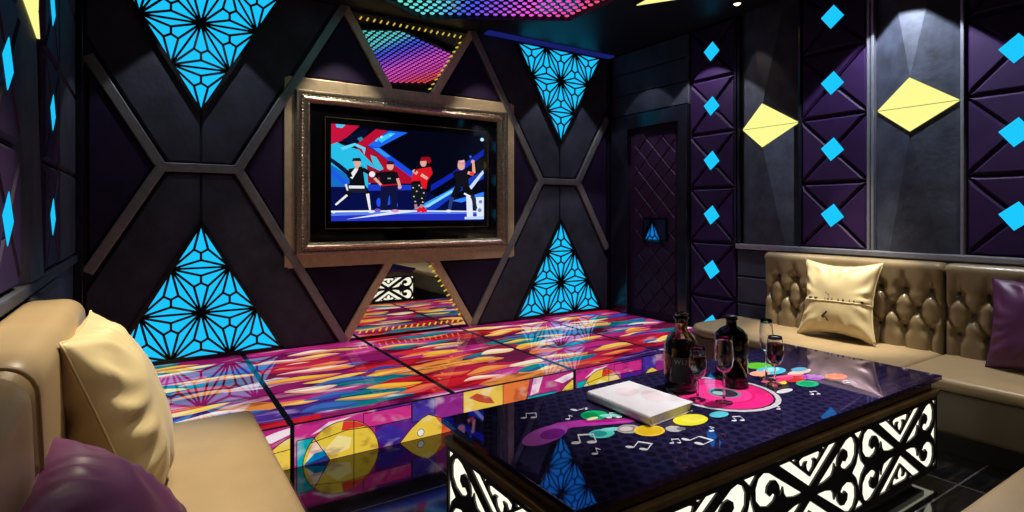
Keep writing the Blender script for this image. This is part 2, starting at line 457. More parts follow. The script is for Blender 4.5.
tri_light(cr, False, 'cyan lit triangle with black star lattice standing on the stage right of the TV')
tri_light(cr, True, 'cyan lit triangle pointing down from the ceiling right of the TV')

# mirrors with bulbs
def mirror(poly, edges, label, name='wall_mirror'):
    root = thing(name, (CX, D - .002, min(p[1] for p in poly)), label, 'mirror', 'mirrors on the TV wall')
    b = MB(); b.prism(BW, poly, .003, .012); b.build('mirror_glass', M['mirror'], root)
    for a, c, n in edges:
        dx, dz = c[0] - a[0], c[1] - a[1]; L = math.hypot(dx, dz); ux, uz = dx / L, dz / L
        for i in range(n):
            t = (i + .5) / n
            x, z = a[0] + dx * t, a[1] + dz * t
            q = MB()
            if abs(uz) < .3: q.bar(BW, (x - .009, z - .014), (x + .009, z + .014), .013, .0125, .022)
            else: q.bar(BW, (x - .015, z - .007), (x + .015, z + .007), .013, .0125, .022)
            q.build('bulb', M['bulb'], root, bevel=.004)
zt, zb = ZC - .03, FZ1 + .115
def trap(zw, zn): 
    e = .05
    xw = APX + abs(zw - (TOPZ if zw > ZM else BOTZ)) / T60 + e; xn = APX + abs(zn - (TOPZ if zn > ZM else BOTZ)) / T60 + e
    return [(xw, zw), (2 * CX - xw, zw), (2 * CX - xn, zn), (xn, zn)]
tp = trap(zt, zb)
mirror(tp, [((tp[0][0] + .06, zt - .045), (tp[1][0] - .03, zt - .045), 17), ((tp[1][0] - .05, zt - .08), (tp[2][0] - .035, zb + .02), 11)],
       'tapering mirror edged with yellow bulbs above the ornate TV frame')
zt2, zb2 = FZ0 - .115, ZS + .02
lp = trap(zb2, zt2)
mirror(lp, [((lp[2][0] - .035, zt2 - .02), (lp[1][0] - .06, zb2 + .09), 11), ((lp[1][0] - .06, zb2 + .05), (lp[0][0] + .06, zb2 + .05), 17)],
       'tapering mirror edged with yellow bulbs between the TV frame and the stage')

# ornate frame
root = thing('picture_frame', (CX, D - .05, FZ0), 'wide antique gilt picture frame with beaded moulding around the TV', 'frame')
prof = [(0, .046), (0, .070), (.012, .080), (.028, .080), (.036, .070), (.05, .066), (.066, .084), (.086, .090), (.1, .080), (.108, .070), (.118, .066), (.126, .055), (.126, .046)]
b = MB(); ring = []
for o_, d in prof:
    ring.append([BW(FX0 + o_, FZ0 + o_ * .85, d), BW(FX1 - o_, FZ0 + o_ * .85, d), BW(FX1 - o_, FZ1 - o_ * .85, d), BW(FX0 + o_, FZ1 - o_ * .85, d)])
n = len(prof)
b.add([p for r in ring for p in r], [(i * 4 + k, i * 4 + (k + 1) % 4, ((i + 1) % n) * 4 + (k + 1) % 4, ((i + 1) % n) * 4 + k) for i in range(n) for k in range(4)])
b.build('moulding', M['gold_frame'], root)
b = MB()
def beads(o_, d, step, r, sq=(1, 1, 1)):
    x0, x1, z0, z1 = FX0 + o_, FX1 - o_, FZ0 + o_ * .85, FZ1 - o_ * .85
    for i in range(int((x1 - x0) / step) + 1):
        for z in (z0, z1): b.ball(BW(x0 + i * step, z, d), r, 6, 4)
    for i in range(1, int((z1 - z0) / step)):
        for x in (x0, x1): b.ball(BW(x, z0 + i * step, d), r, 6, 4)
beads(.058, .075, .030, .013); beads(.112, .068, .021, .008)
b.build('beaded_trim', M['gold_frame'], root, smooth=True)
b = MB(); b.box(FX0 + .12, FX1 - .12, D - .045, D - .012, FZ0 + .1, FZ1 - .1); b.build('backing_glass', M['black_gloss'], root)

# television
SX0, SX1, SZ0, SZ1 = 1.377, 2.933, 1.328, 2.190
root = thing('television', (CX, D - .046, SZ0 - .07), 'flat black television showing four stage dancers, inside the ornate frame', 'television')
b = MB(); b.box(SX0 - .06, SX1 + .06, D - .078, D - .046, SZ0 - .075, SZ1 + .065); b.build('housing', M['black_gloss'], root, bevel=.006)
b = MB()
for a, c in (((SX0 - .05, SZ1 + .055), (SX1 + .05, SZ1 + .055)), ((SX0 - .05, SZ0 - .065), (SX1 + .05, SZ0 - .065)), ((SX0 - .05, SZ0 - .065), (SX0 - .05, SZ1 + .055)), ((SX1 + .05, SZ0 - .065), (SX1 + .05, SZ1 + .055))):
    b.bar(BW, a, c, .006, .0785, .0805)
b.build('bezel_line', M['bronze'], root)
SCR = [((8, 14, 70), [(0, 0.3762), (0.5057, 0.3893), (0.6973, 0.2374), (1, 0.3207), (1, 0), (0, 0)]), ((40, 190, 232), [(0, 0.8405), (0.0657, 0.7864), (0.1709, 0.7464), (0.2718, 0.544), (0.2138, 0.345), (0, 0.5429)]), ((22, 110, 200), [(0, 0.5786), (0.2138, 0.3572), (0, 0.3524)]), ((196, 20, 62), [(0, 1.0), (0.1638, 1), (0.0726, 0.8399), (0, 0.7857)]), ((60, 200, 240), [(0.0245, 0.998), (0.0823, 0.9998), (0.0629, 0.9639), (0.0313, 0.9653)]), ((8, 14, 46), [(0.0588, 0.8387), (0.2138, 0.9901), (0.1851, 0.8501), (0.1355, 0.7874)]), ((30, 140, 170), [(0.1496, 0.8663), (0.1751, 0.8882), (0.1923, 0.8507), (0.1666, 0.8289)]), ((186, 16, 52), [(0.1355, 0.7922), (0.2616, 0.9805), (0.3353, 0.9734), (0.2109, 0.7936)]), ((28, 104, 238), [(0.2138, 0.7987), (0.3412, 0.9741), (0.4624, 0.9716), (0.2791, 0.7844)]), ((60, 200, 255), [(0.2645, 0.8771), (0.3532, 0.9553), (0.3832, 0.9484), (0.2968, 0.8404)]), ((170, 240, 255), [(0.3056, 0.9008), (0.3039, 0.8918), (0.2995, 0.886), (0.294, 0.8855), (0.2896, 0.8905), (0.2879, 0.8991), (0.2896, 0.908), (0.294, 0.9138), (0.2995, 0.9143), (0.3039, 0.9094)]), ((130, 220, 255), [(0.3606, 0.9261), (0.3592, 0.9186), (0.3555, 0.9137), (0.3508, 0.9132), (0.3471, 0.9174), (0.3457, 0.9246), (0.3471, 0.9321), (0.3508, 0.937), (0.3555, 0.9374), (0.3592, 0.9333)]), ((120, 210, 255), [(0.2718, 0.858), (0.2704, 0.8506), (0.2668, 0.8457), (0.2623, 0.8453), (0.2586, 0.8495), (0.2572, 0.8566), (0.2586, 0.864), (0.2623, 0.8688), (0.2668, 0.8692), (0.2704, 0.8651)]), ((172, 14, 46), [(0.1355, 0.7922), (0.2109, 0.7936), (0.5088, 0.4609), (0.4809, 0.409), (0.2138, 0.4014), (0.2718, 0.5514)]), ((24, 76, 224), [(0.2138, 0.7987), (0.2821, 0.7871), (0.4995, 0.537), (0.5026, 0.4607)]), ((50, 150, 240), [(0.2427, 0.7765), (0.2821, 0.7797), (0.3532, 0.6953), (0.3234, 0.6834)]), ((60, 190, 225), [(0.2282, 0.7016), (0.2645, 0.6795), (0.3086, 0.5581), (0.2718, 0.5267), (0.2427, 0.6164)]), ((150, 20, 50), [(0.2066, 0.5972), (0.2968, 0.5278), (0.2909, 0.4036), (0.2138, 0.4014)]), ((90, 220, 250), [(0.0519, 0.7613), (0.1355, 0.8165), (0.1994, 0.7731), (0.1923, 0.6991), (0.178, 0.7591), (0.1355, 0.7874), (0.0657, 0.7336)]), ((12, 20, 60), [(0, 0.65), (0.0588, 0.5818), (0.1074, 0.5119), (0.0934, 0.4751), (0, 0.6024)]), ((30, 90, 230), [(0, 0.5429), (0.0382, 0.4849), (0.1074, 0.379), (0.0796, 0.3662), (0, 0.4833)]), ((28, 60, 200), [(0.2138, 0.3867), (0.5057, 0.3944), (0.5057, 0.3383), (0.2138, 0.3204)]), ((30, 80, 230), [(0.3591, 0.2229), (0.3551, 0.1906), (0.3447, 0.1706), (0.3318, 0.1706), (0.3214, 0.1906), (0.3174, 0.2227), (0.3214, 0.2549), (0.3318, 0.2749), (0.3447, 0.2751), (0.3551, 0.2552)]), ((30, 80, 230), [(0.2938, 0.1978), (0.291, 0.1687), (0.2837, 0.1507), (0.2746, 0.1508), (0.2673, 0.1688), (0.2645, 0.1978), (0.2673, 0.2269), (0.2746, 0.2449), (0.2837, 0.2449), (0.291, 0.227)]), ((40, 90, 240), [(0.3983, 0.1728), (0.3954, 0.1491), (0.3878, 0.1346), (0.3785, 0.1347), (0.371, 0.1493), (0.3681, 0.1728), (0.371, 0.1964), (0.3785, 0.211), (0.3878, 0.211), (0.3954, 0.1964)]), ((20, 60, 190), [(0.5057, 0.0832), (0.7884, 0.402), (1, 0.5924), (1, 0.4973), (0.8052, 0.3176), (0.6163, 0.0816)]), ((14, 36, 170), [(0.6163, 0.3974), (0.7633, 0.549), (1, 0.8505), (1, 0.7772), (0.78, 0.5022), (0.6163, 0.3275)]), ((52, 160, 250), [(0.498, 0.1241), (0.7834, 0.3807), (0.7968, 0.3386), (0.5685, 0.1209)]), ((150, 220, 255), [(0.5685, 0.1543), (0.7633, 0.3485), (0.7733, 0.3303), (0.6003, 0.149)]), ((205, 222, 255), [(0.8851, 0.3831), (0.9929, 0.5975), (1, 0.5598), (0.9074, 0.3622)]), ((50, 130, 250), [(0.7633, 0.2246), (1, 0.3342), (1, 0.288), (0.8305, 0.2062)]), ((36, 52, 190), [(0, 0.0905), (1, 0.1087), (1, 0), (0, 0)]), ((90, 130, 240), [(0, 0.0786), (0.3983, 0.1049), (1, 0.1033), (1, 0.0761), (0.3983, 0.0722), (0, 0.0548)]), ((226, 232, 255), [(0.0796, 0.0171), (0.3983, 0.1099), (0.537, 0.1032), (0.2645, 0.0496)]), ((240, 244, 255), [(0, 0.1071), (0.3983, 0.1149), (0.3983, 0.0998), (0, 0.0881)]), ((230, 236, 255), [(0.3983, 0.1149), (1, 0.1087), (1, 0.0951), (0.3983, 0.0998)]), ((226, 236, 255), [(0.8679, 0.2865), (0.9092, 0.2923), (0.9195, 0.0181), (0.8731, 0.0137)]), ((226, 236, 255), [(0.9404, 0.2712), (1, 0.2772), (1, 0.0272), (0.9473, 0.0229)]), ((200, 214, 250), [(0.856, 0.0381), (1, 0.0489), (1, 0.0109), (0.856, 0.0088)]), ((120, 140, 190), [(0.9894, 0.2174), (0.9867, 0.2046), (0.9797, 0.1967), (0.971, 0.1967), (0.964, 0.2046), (0.9613, 0.2173), (0.964, 0.23), (0.971, 0.2379), (0.9797, 0.238), (0.9867, 0.2301)]), ((120, 140, 190), [(0.9841, 0.117), (0.9811, 0.1027), (0.9732, 0.0939), (0.9635, 0.094), (0.9556, 0.103), (0.9526, 0.1173), (0.9556, 0.1316), (0.9635, 0.1403), (0.9732, 0.1403), (0.9811, 0.1314)]), ((14, 14, 22), [(0.1022, 0.3939), (0.0653, 0.2678), (0.0939, 0.2383), (0.1407, 0.355)]), ((236, 236, 240), [(0.086, 0.279), (0.0209, 0.1737), (0.0281, 0.1594), (0.0953, 0.2611)]), ((14, 14, 22), [(0.1522, 0.353), (0.1996, 0.2544), (0.228, 0.2884), (0.1896, 0.3986)]), ((236, 236, 240), [(0.201, 0.2858), (0.2211, 0.1055), (0.2325, 0.1083), (0.2209, 0.2912)]), ((30, 30, 50), [(0.0962, 0.3666), (0.1994, 0.3691), (0.2066, 0.2958), (0.0823, 0.3013)]), ((14, 14, 22), [(0.099, 0.5429), (0.1808, 0.5762), (0.198, 0.3569), (0.1074, 0.3451)]), ((236, 236, 240), [(0.1219, 0.4388), (0.1551, 0.5413), (0.1385, 0.559), (0.0985, 0.4643)]), ((226, 170, 150), [(0.1549, 0.5415), (0.162, 0.5912), (0.1485, 0.5975), (0.1386, 0.5491)]), ((14, 14, 22), [(0.0808, 0.5079), (0.0975, 0.4458), (0.1229, 0.467), (0.1061, 0.5292)]), ((14, 14, 22), [(0.1745, 0.5275), (0.2211, 0.4876), (0.2324, 0.5223), (0.1871, 0.5664)]), ((236, 236, 240), [(0.2572, 0.4964), (0.2536, 0.4774), (0.2442, 0.4654), (0.2325, 0.4649), (0.2231, 0.4762), (0.2196, 0.4948), (0.2231, 0.5137), (0.2325, 0.5258), (0.2442, 0.5263), (0.2536, 0.5151)]), ((236, 236, 240), [(0.1004, 0.3402), (0.1923, 0.3421), (0.1923, 0.3714), (0.1004, 0.3691)]), ((226, 170, 150), [(0.1709, 0.6098), (0.1668, 0.5838), (0.1561, 0.5673), (0.143, 0.5667), (0.1325, 0.582), (0.1284, 0.6074), (0.1325, 0.6333), (0.143, 0.6498), (0.1561, 0.6507), (0.1668, 0.6354)]), ((20, 30, 40), [(0.1186, 0.6262), (0.1242, 0.6556), (0.1666, 0.6656), (0.1751, 0.6296)]), ((236, 236, 240), [(0.0231, 0.0901), (0.0213, 0.0832), (0.0165, 0.0789), (0.0106, 0.079), (0.0059, 0.0834), (0.0041, 0.0904), (0.0059, 0.0974), (0.0106, 0.1017), (0.0165, 0.1016), (0.0213, 0.0972)]), ((236, 236, 240), [(0.2529, 0.0967), (0.249, 0.0895), (0.2388, 0.0852), (0.2263, 0.0854), (0.2162, 0.09), (0.2123, 0.0972), (0.2162, 0.1044), (0.2263, 0.1087), (0.2388, 0.1086), (0.249, 0.104)]), ((236, 236, 240), [(0.077, 0.3803), (0.0894, 0.3162), (0.0975, 0.3204), (0.0877, 0.386)]), ((16, 20, 60), [(0.2909, 0.3714), (0.3983, 0.3916), (0.3922, 0.11), (0.3532, 0.1104), (0.3472, 0.3103), (0.3263, 0.1107), (0.2879, 0.1111)]), ((16, 14, 22), [(0.2791, 0.527), (0.3802, 0.5416), (0.3983, 0.3815), (0.2909, 0.3689)]), ((16, 14, 22), [(0.2665, 0.524), (0.2474, 0.4628), (0.27, 0.4412), (0.2918, 0.5002)]), ((226, 170, 150), [(0.2465, 0.4464), (0.2914, 0.3703), (0.3021, 0.3876), (0.2592, 0.4671)]), ((16, 14, 22), [(0.3675, 0.5179), (0.384, 0.4543), (0.4066, 0.4695), (0.3928, 0.5353)]), ((226, 170, 150), [(0.3866, 0.457), (0.4048, 0.362), (0.4221, 0.3715), (0.4039, 0.4667)]), ((226, 170, 150), [(0.3726, 0.5964), (0.3683, 0.5682), (0.3571, 0.5504), (0.3432, 0.5497), (0.3321, 0.5664), (0.3278, 0.594), (0.3321, 0.622), (0.3432, 0.6399), (0.3571, 0.6408), (0.3683, 0.6241)]), ((50, 20, 40), [(0.3263, 0.6088), (0.3323, 0.6466), (0.3711, 0.6464), (0.3741, 0.6115)]), ((180, 20, 40), [(0.2913, 0.3714), (0.3987, 0.3891), (0.3979, 0.4041), (0.2905, 0.3862)]), ((150, 150, 160), [(0.3323, 0.4646), (0.3532, 0.4654), (0.3532, 0.4504), (0.3323, 0.4496)]), ((226, 170, 150), [(0.4226, 0.367), (0.4202, 0.3551), (0.4142, 0.3476), (0.4067, 0.3475), (0.4006, 0.3546), (0.3983, 0.3664), (0.4006, 0.3783), (0.4067, 0.3858), (0.4142, 0.386), (0.4202, 0.3788)]), ((220, 150, 200), [(0.4043, 0.1048), (0.3997, 0.0945), (0.3876, 0.0883), (0.3727, 0.0885), (0.3607, 0.095), (0.3561, 0.1054), (0.3607, 0.1156), (0.3727, 0.1218), (0.3876, 0.1217), (0.3997, 0.1152)]), ((120, 90, 200), [(0.2924, 0.1111), (0.2884, 0.0995), (0.2782, 0.0924), (0.2655, 0.0926), (0.2553, 0.0999), (0.2514, 0.1115), (0.2553, 0.1231), (0.2655, 0.1302), (0.2782, 0.13), (0.2884, 0.1228)]), ((20, 22, 24), [(0.4871, 0.4194), (0.5749, 0.422), (0.5812, 0.2573), (0.5685, 0.1749), (0.537, 0.175), (0.5276, 0.3131), (0.5245, 0.1801), (0.4995, 0.1802), (0.484, 0.3125)]), ((190, 190, 190), [(0.5042, 0.3638), (0.503, 0.3593), (0.4999, 0.3564), (0.496, 0.3563), (0.4929, 0.359), (0.4917, 0.3635), (0.4929, 0.368), (0.496, 0.3709), (0.4999, 0.371), (0.503, 0.3683)]), ((190, 190, 190), [(0.5276, 0.3259), (0.5264, 0.3214), (0.5233, 0.3186), (0.5194, 0.3185), (0.5163, 0.3212), (0.5151, 0.3257), (0.5163, 0.3302), (0.5194, 0.3331), (0.5233, 0.3332), (0.5264, 0.3304)]), ((190, 190, 190), [(0.559, 0.365), (0.5578, 0.3605), (0.5547, 0.3576), (0.5508, 0.3575), (0.5476, 0.3602), (0.5464, 0.3647), (0.5476, 0.3693), (0.5508, 0.3722), (0.5547, 0.3723), (0.5578, 0.3695)]), ((190, 190, 190), [(0.5749, 0.3087), (0.5737, 0.3042), (0.5705, 0.3013), (0.5666, 0.3013), (0.5634, 0.304), (0.5622, 0.3086), (0.5634, 0.3131), (0.5666, 0.316), (0.5705, 0.316), (0.5737, 0.3133)]), ((190, 190, 190), [(0.5088, 0.2669), (0.5077, 0.2624), (0.5045, 0.2596), (0.5007, 0.2596), (0.4976, 0.2623), (0.4964, 0.2668), (0.4976, 0.2713), (0.5007, 0.2741), (0.5045, 0.2741), (0.5077, 0.2714)]), ((190, 190, 190), [(0.5622, 0.2494), (0.561, 0.2449), (0.5578, 0.2421), (0.5539, 0.2421), (0.5508, 0.2448), (0.5496, 0.2493), (0.5508, 0.2539), (0.5539, 0.2567), (0.5578, 0.2567), (0.561, 0.254)]), ((190, 190, 190), [(0.5433, 0.3903), (0.5421, 0.3858), (0.5389, 0.3829), (0.5351, 0.3828), (0.5319, 0.3855), (0.5307, 0.39), (0.5319, 0.3945), (0.5351, 0.3974), (0.5389, 0.3975), (0.5421, 0.3948)]), ((190, 190, 190), [(0.5182, 0.2108), (0.517, 0.2063), (0.5139, 0.2035), (0.51, 0.2035), (0.5069, 0.2063), (0.5057, 0.2108), (0.5069, 0.2153), (0.51, 0.218), (0.5139, 0.2181), (0.517, 0.2153)]), ((190, 190, 190), [(0.5685, 0.2058), (0.5673, 0.2012), (0.5642, 0.1984), (0.5603, 0.1984), (0.5571, 0.2012), (0.5559, 0.2057), (0.5571, 0.2103), (0.5603, 0.2131), (0.5642, 0.2131), (0.5673, 0.2103)]), ((200, 130, 120), [(0.5043, 0.1781), (0.5105, 0.1222), (0.526, 0.1256), (0.5228, 0.1822)]), ((200, 130, 120), [(0.5433, 0.1801), (0.5449, 0.1339), (0.5606, 0.1338), (0.5622, 0.1801)]), ((222, 24, 36), [(0.5057, 0.5679), (0.6163, 0.6044), (0.6292, 0.5351), (0.5939, 0.4432), (0.5844, 0.3527), (0.5559, 0.365), (0.5449, 0.4416), (0.4809, 0.4345), (0.4933, 0.5113)]), ((226, 170, 150), [(0.5325, 0.5389), (0.5127, 0.5616), (0.4988, 0.5335), (0.5165, 0.5068)]), ((226, 170, 150), [(0.5436, 0.4983), (0.5888, 0.4558), (0.5991, 0.4823), (0.5556, 0.529)]), ((226, 170, 150), [(0.5198, 0.5482), (0.5171, 0.536), (0.5101, 0.5283), (0.5014, 0.5279), (0.4944, 0.535), (0.4917, 0.5468), (0.4944, 0.5589), (0.5014, 0.5667), (0.5101, 0.5671), (0.5171, 0.56)]), ((226, 170, 150), [(0.5876, 0.6493), (0.5833, 0.6218), (0.5722, 0.6044), (0.5585, 0.6036), (0.5475, 0.6198), (0.5433, 0.6467), (0.5475, 0.6741), (0.5585, 0.6916), (0.5722, 0.6925), (0.5833, 0.6763)]), ((150, 14, 30), [(0.5433, 0.6621), (0.5527, 0.7088), (0.6035, 0.7175), (0.6227, 0.6721), (0.6035, 0.6348), (0.5844, 0.6698)]), ((20, 20, 24), [(0.5132, 0.5349), (0.5288, 0.6021), (0.5201, 0.6072), (0.5045, 0.54)]), ((230, 20, 40), [(0.5213, 0.1213), (0.5433, 0.1544), (0.5559, 0.1082), (0.5245, 0.0829)]), ((230, 20, 40), [(0.5433, 0.1339), (0.5685, 0.1595), (0.5939, 0.1026), (0.5559, 0.0825)]), ((14, 14, 22), [(0.7901, 0.4121), (0.7522, 0.2716), (0.7812, 0.2461), (0.8372, 0.3718)]), ((40, 60, 120), [(0.7487, 0.2738), (0.7337, 0.1092), (0.7532, 0.103), (0.7781, 0.265)]), ((14, 14, 22), [(0.8345, 0.3717), (0.9011, 0.2607), (0.9311, 0.2973), (0.8776, 0.4253)]), ((30, 40, 60), [(0.8976, 0.286), (0.9303, 0.1268), (0.9505, 0.135), (0.9277, 0.2988)]), ((236, 236, 240), [(0.7633, 0.1059), (0.7589, 0.0966), (0.7473, 0.091), (0.7329, 0.0912), (0.7214, 0.0971), (0.717, 0.1064), (0.7214, 0.1156), (0.7329, 0.1212), (0.7473, 0.1211), (0.7589, 0.1152)]), ((236, 236, 240), [(0.8478, 0.3034), (0.8957, 0.2665), (0.9019, 0.2857), (0.8539, 0.3225)]), ((18, 16, 24), [(0.7834, 0.5711), (0.8782, 0.5864), (0.8885, 0.3939), (0.7934, 0.3809)]), ((18, 16, 24), [(0.7687, 0.549), (0.7804, 0.4841), (0.8065, 0.4949), (0.798, 0.5615)]), ((226, 170, 150), [(0.8747, 0.5415), (0.9199, 0.5246), (0.9261, 0.5557), (0.8817, 0.5777)]), ((226, 170, 150), [(0.9369, 0.5581), (0.9282, 0.6866), (0.9109, 0.6839), (0.9126, 0.5546)]), ((226, 60, 70), [(0.9265, 0.5484), (0.9232, 0.5324), (0.9145, 0.5223), (0.9038, 0.5218), (0.8952, 0.5312), (0.8919, 0.5468), (0.8952, 0.5627), (0.9038, 0.5729), (0.9145, 0.5734), (0.9232, 0.564)]), ((226, 170, 150), [(0.9299, 0.6913), (0.9273, 0.6769), (0.9204, 0.6677), (0.9118, 0.6672), (0.9049, 0.6755), (0.9023, 0.6896), (0.9049, 0.7039), (0.9118, 0.7132), (0.9204, 0.7137), (0.9273, 0.7054)]), ((226, 170, 150), [(0.8577, 0.6334), (0.8525, 0.6049), (0.8389, 0.5868), (0.8221, 0.5859), (0.8086, 0.6026), (0.8035, 0.6304), (0.8086, 0.6587), (0.8221, 0.6769), (0.8389, 0.6779), (0.8525, 0.6613)]), ((210, 150, 160), [(0.8035, 0.6463), (0.8102, 0.6944), (0.8509, 0.7024), (0.8611, 0.6549)]), ((236, 180, 190), [(0.8136, 0.684), (0.8509, 0.7077), (0.8577, 0.6868), (0.8203, 0.6685)]), ((40, 120, 240), [(0.9074, 0.749), (0.9058, 0.741), (0.9015, 0.7358), (0.8962, 0.7354), (0.8919, 0.74), (0.8902, 0.7478), (0.8919, 0.7558), (0.8962, 0.761), (0.9015, 0.7613), (0.9058, 0.7568)]), ((200, 230, 255), [(1, 0.962), (0.9973, 0.9489), (0.9902, 0.9404), (0.9815, 0.9396), (0.9745, 0.9468), (0.9718, 0.9593), (0.9745, 0.9723), (0.9815, 0.9808), (0.9902, 0.9817), (0.9973, 0.9745)])]
b = MB(); b.col = srgb(4, 6, 22); b.flat(BW, [(SX0, SZ0), (SX1, SZ0), (SX1, SZ1), (SX0, SZ1)], .0790)
for i, (c, poly) in enumerate(SCR):
    b.col = srgb(*c); b.flat(BW, [(SX0 + u * (SX1 - SX0), SZ0 + v * (SZ1 - SZ0)) for u, v in poly], .0792 + i * .00003)
b.build('screen', M['screen'], root, col=True, recalc=False)

# glowing blue strip standing in for the cyan triangle's reflection on the ceiling
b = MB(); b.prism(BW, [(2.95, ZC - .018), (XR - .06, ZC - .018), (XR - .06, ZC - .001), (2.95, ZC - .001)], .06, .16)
structure(b.build('trim_8', M['blue_sheen']))

# LED hexagon on the ceiling
HXC, HYC, HR = CX, 3.50, 1.39
hexp = lambda r: [(HXC + r * math.cos(PI / 2 + i * PI / 3), HYC + r * math.sin(PI / 2 + i * PI / 3)) for i in range(6)]
root = thing('led_ceiling_panel', (HXC, HYC, ZC), 'six-sided ceiling panel of coloured LED dots fading from turquoise to magenta', 'ceiling light')
b = MB(); b.prism(CE, hexp(HR), .001, .012); b.build('backboard', M['black_gloss'], root)
b = MB(); o_, i_ = hexp(HR + .05), hexp(HR)
for i in range(6):
    j = (i + 1) % 6; b.prism(CE, [o_[i], o_[j], i_[j], i_[i]], .001, .05)
b.build('rim', M['black_matt'], root)
def ledcol(x, y):
    t = (x - (HXC - 1.2)) / 2.4 + .10 * (HYC - y)
    st = [(-.1, (80, 240, 190)), (.2, (95, 235, 205)), (.42, (100, 215, 230)), (.52, (70, 90, 235)), (.62, (150, 80, 235)), (.74, (240, 90, 225)), (.88, (235, 80, 190)), (1.0, (245, 80, 100)), (1.2, (250, 90, 60))]
    for (a, c0), (e, c1) in zip(st, st[1:]):
        if t <= e:
            q = max(0, (t - a) / (e - a)); return srgb(*[c0[i] + (c1[i] - c0[i]) * q for i in range(3)])
    return srgb(*st[-1][1])
def inhex(x, y, r):
    return all((x - HXC) * math.cos(a) + (y - HYC) * math.sin(a) < r * math.cos(PI / 6) for a in [i * PI / 3 for i in range(6)])
ths = math.radians(33.0335)
def infield(X, Y, Z):
    f = X * math.sin(ths) + Y * math.cos(ths); r = X * math.cos(ths) - Y * math.sin(ths)
    return 213 - 564.4 * (Z - 1.4) / f
S_ = .084; rest = MB(); cand = []
for iy in range(-30, 31):
    for ix in range(-30, 31):
        y = HYC + (ix + (.5 if iy % 2 else 0)) * S_; x = HXC + iy * S_ * .866
        if inhex(x, y, HR - .04): cand.append((infield(x, y, ZC), x, y))
cand.sort(reverse=True)
def led(b, x, y):
    b.col = ledcol(x, y)
    b.lathe([(.024, 0), (.022, -.006), (.012, -.011), (.0, -.012)], (x, y, ZC - .012), 9)
for i, (p, x, y) in enumerate(cand):
    if i < 100:
        q = MB(); led(q, x, y); q.build('led_dot', M['led'], root, col=True)
    else: led(rest, x, y)
o = rest.build('led_dots', M['led'], root, col=True); o['kind'] = 'stuff'

# ------------------------------------------------------------------ right wall
COLS = [('beside the door', 3.605, 5, -1), ('between the yellow kites', 2.435, 4, 0), ('over the plum pillow, right wall', 1.275, 4, 0)]
TILE = .54
ORD = ['first', 'second', 'third', 'fourth', 'fifth', 'sixth and lowest']
def tile(mp, y, z, label, flip=1, group='purple padded tiles with cyan diamonds'):
    h = TILE / 2 - .004
    root = thing('padded_tile', mp(y, z - h, 0), label, 'wall tile', group)
    b = MB(); d0, d1 = .002, .040; gp = .010
    for k in range(4):
        a0 = PI / 4 + k * PI / 2; a1 = a0 + PI / 2
        P0, P1 = (y + h * math.copysign(1, math.cos(a0)), z + h * math.copysign(1, math.sin(a0))), (y + h * math.copysign(1, math.cos(a1)), z + h * math.copysign(1, math.sin(a1)))
        tri = [(y, z), P0, P1]
        ins = offset(tri, .006)
        b.prism(mp, ins, .006, d1, .016, .018)
    b.prism(mp, [(y - h, z - h), (y + h, z - h), (y + h, z + h), (y - h, z + h)], d0, .012)
    b.build('pad', M['purple_pad'], root, smooth=False)
    b = MB()
    q = [(-.012 * flip, .095), (-.092 * flip, -.012), (.012 * flip, -.095), (.092 * flip, .012)]
    b.prism(mp, [(y + u, z + v) for u, v in q], .0403, .0425); b.build('diamond_light', M['cyan_lamp'], root)
for cname, y, n, _ in COLS:
    for k in range(n + (1 if n == 5 else 0)):
        z = 3.0 - TILE * k
        tile(RW, y, z, '%s purple tile with cyan diamond from the top, column %s' % (ORD[k], cname))
# silver edge strips
i_tr = 9
for y in (3.335, 3.30, 2.708, 2.160, 2.130, 1.560):
    b = MB(); wdt = .010
    b.prism(RW, [(y - wdt, 1.10), (y + wdt, 1.10), (y + wdt, ZC), (y - wdt, ZC)], .001, .05)
    structure(b.build('trim_%d' % i_tr, M['silver'] if y < 2.2 else M['door_frame'], bevel=.003)); i_tr += 1
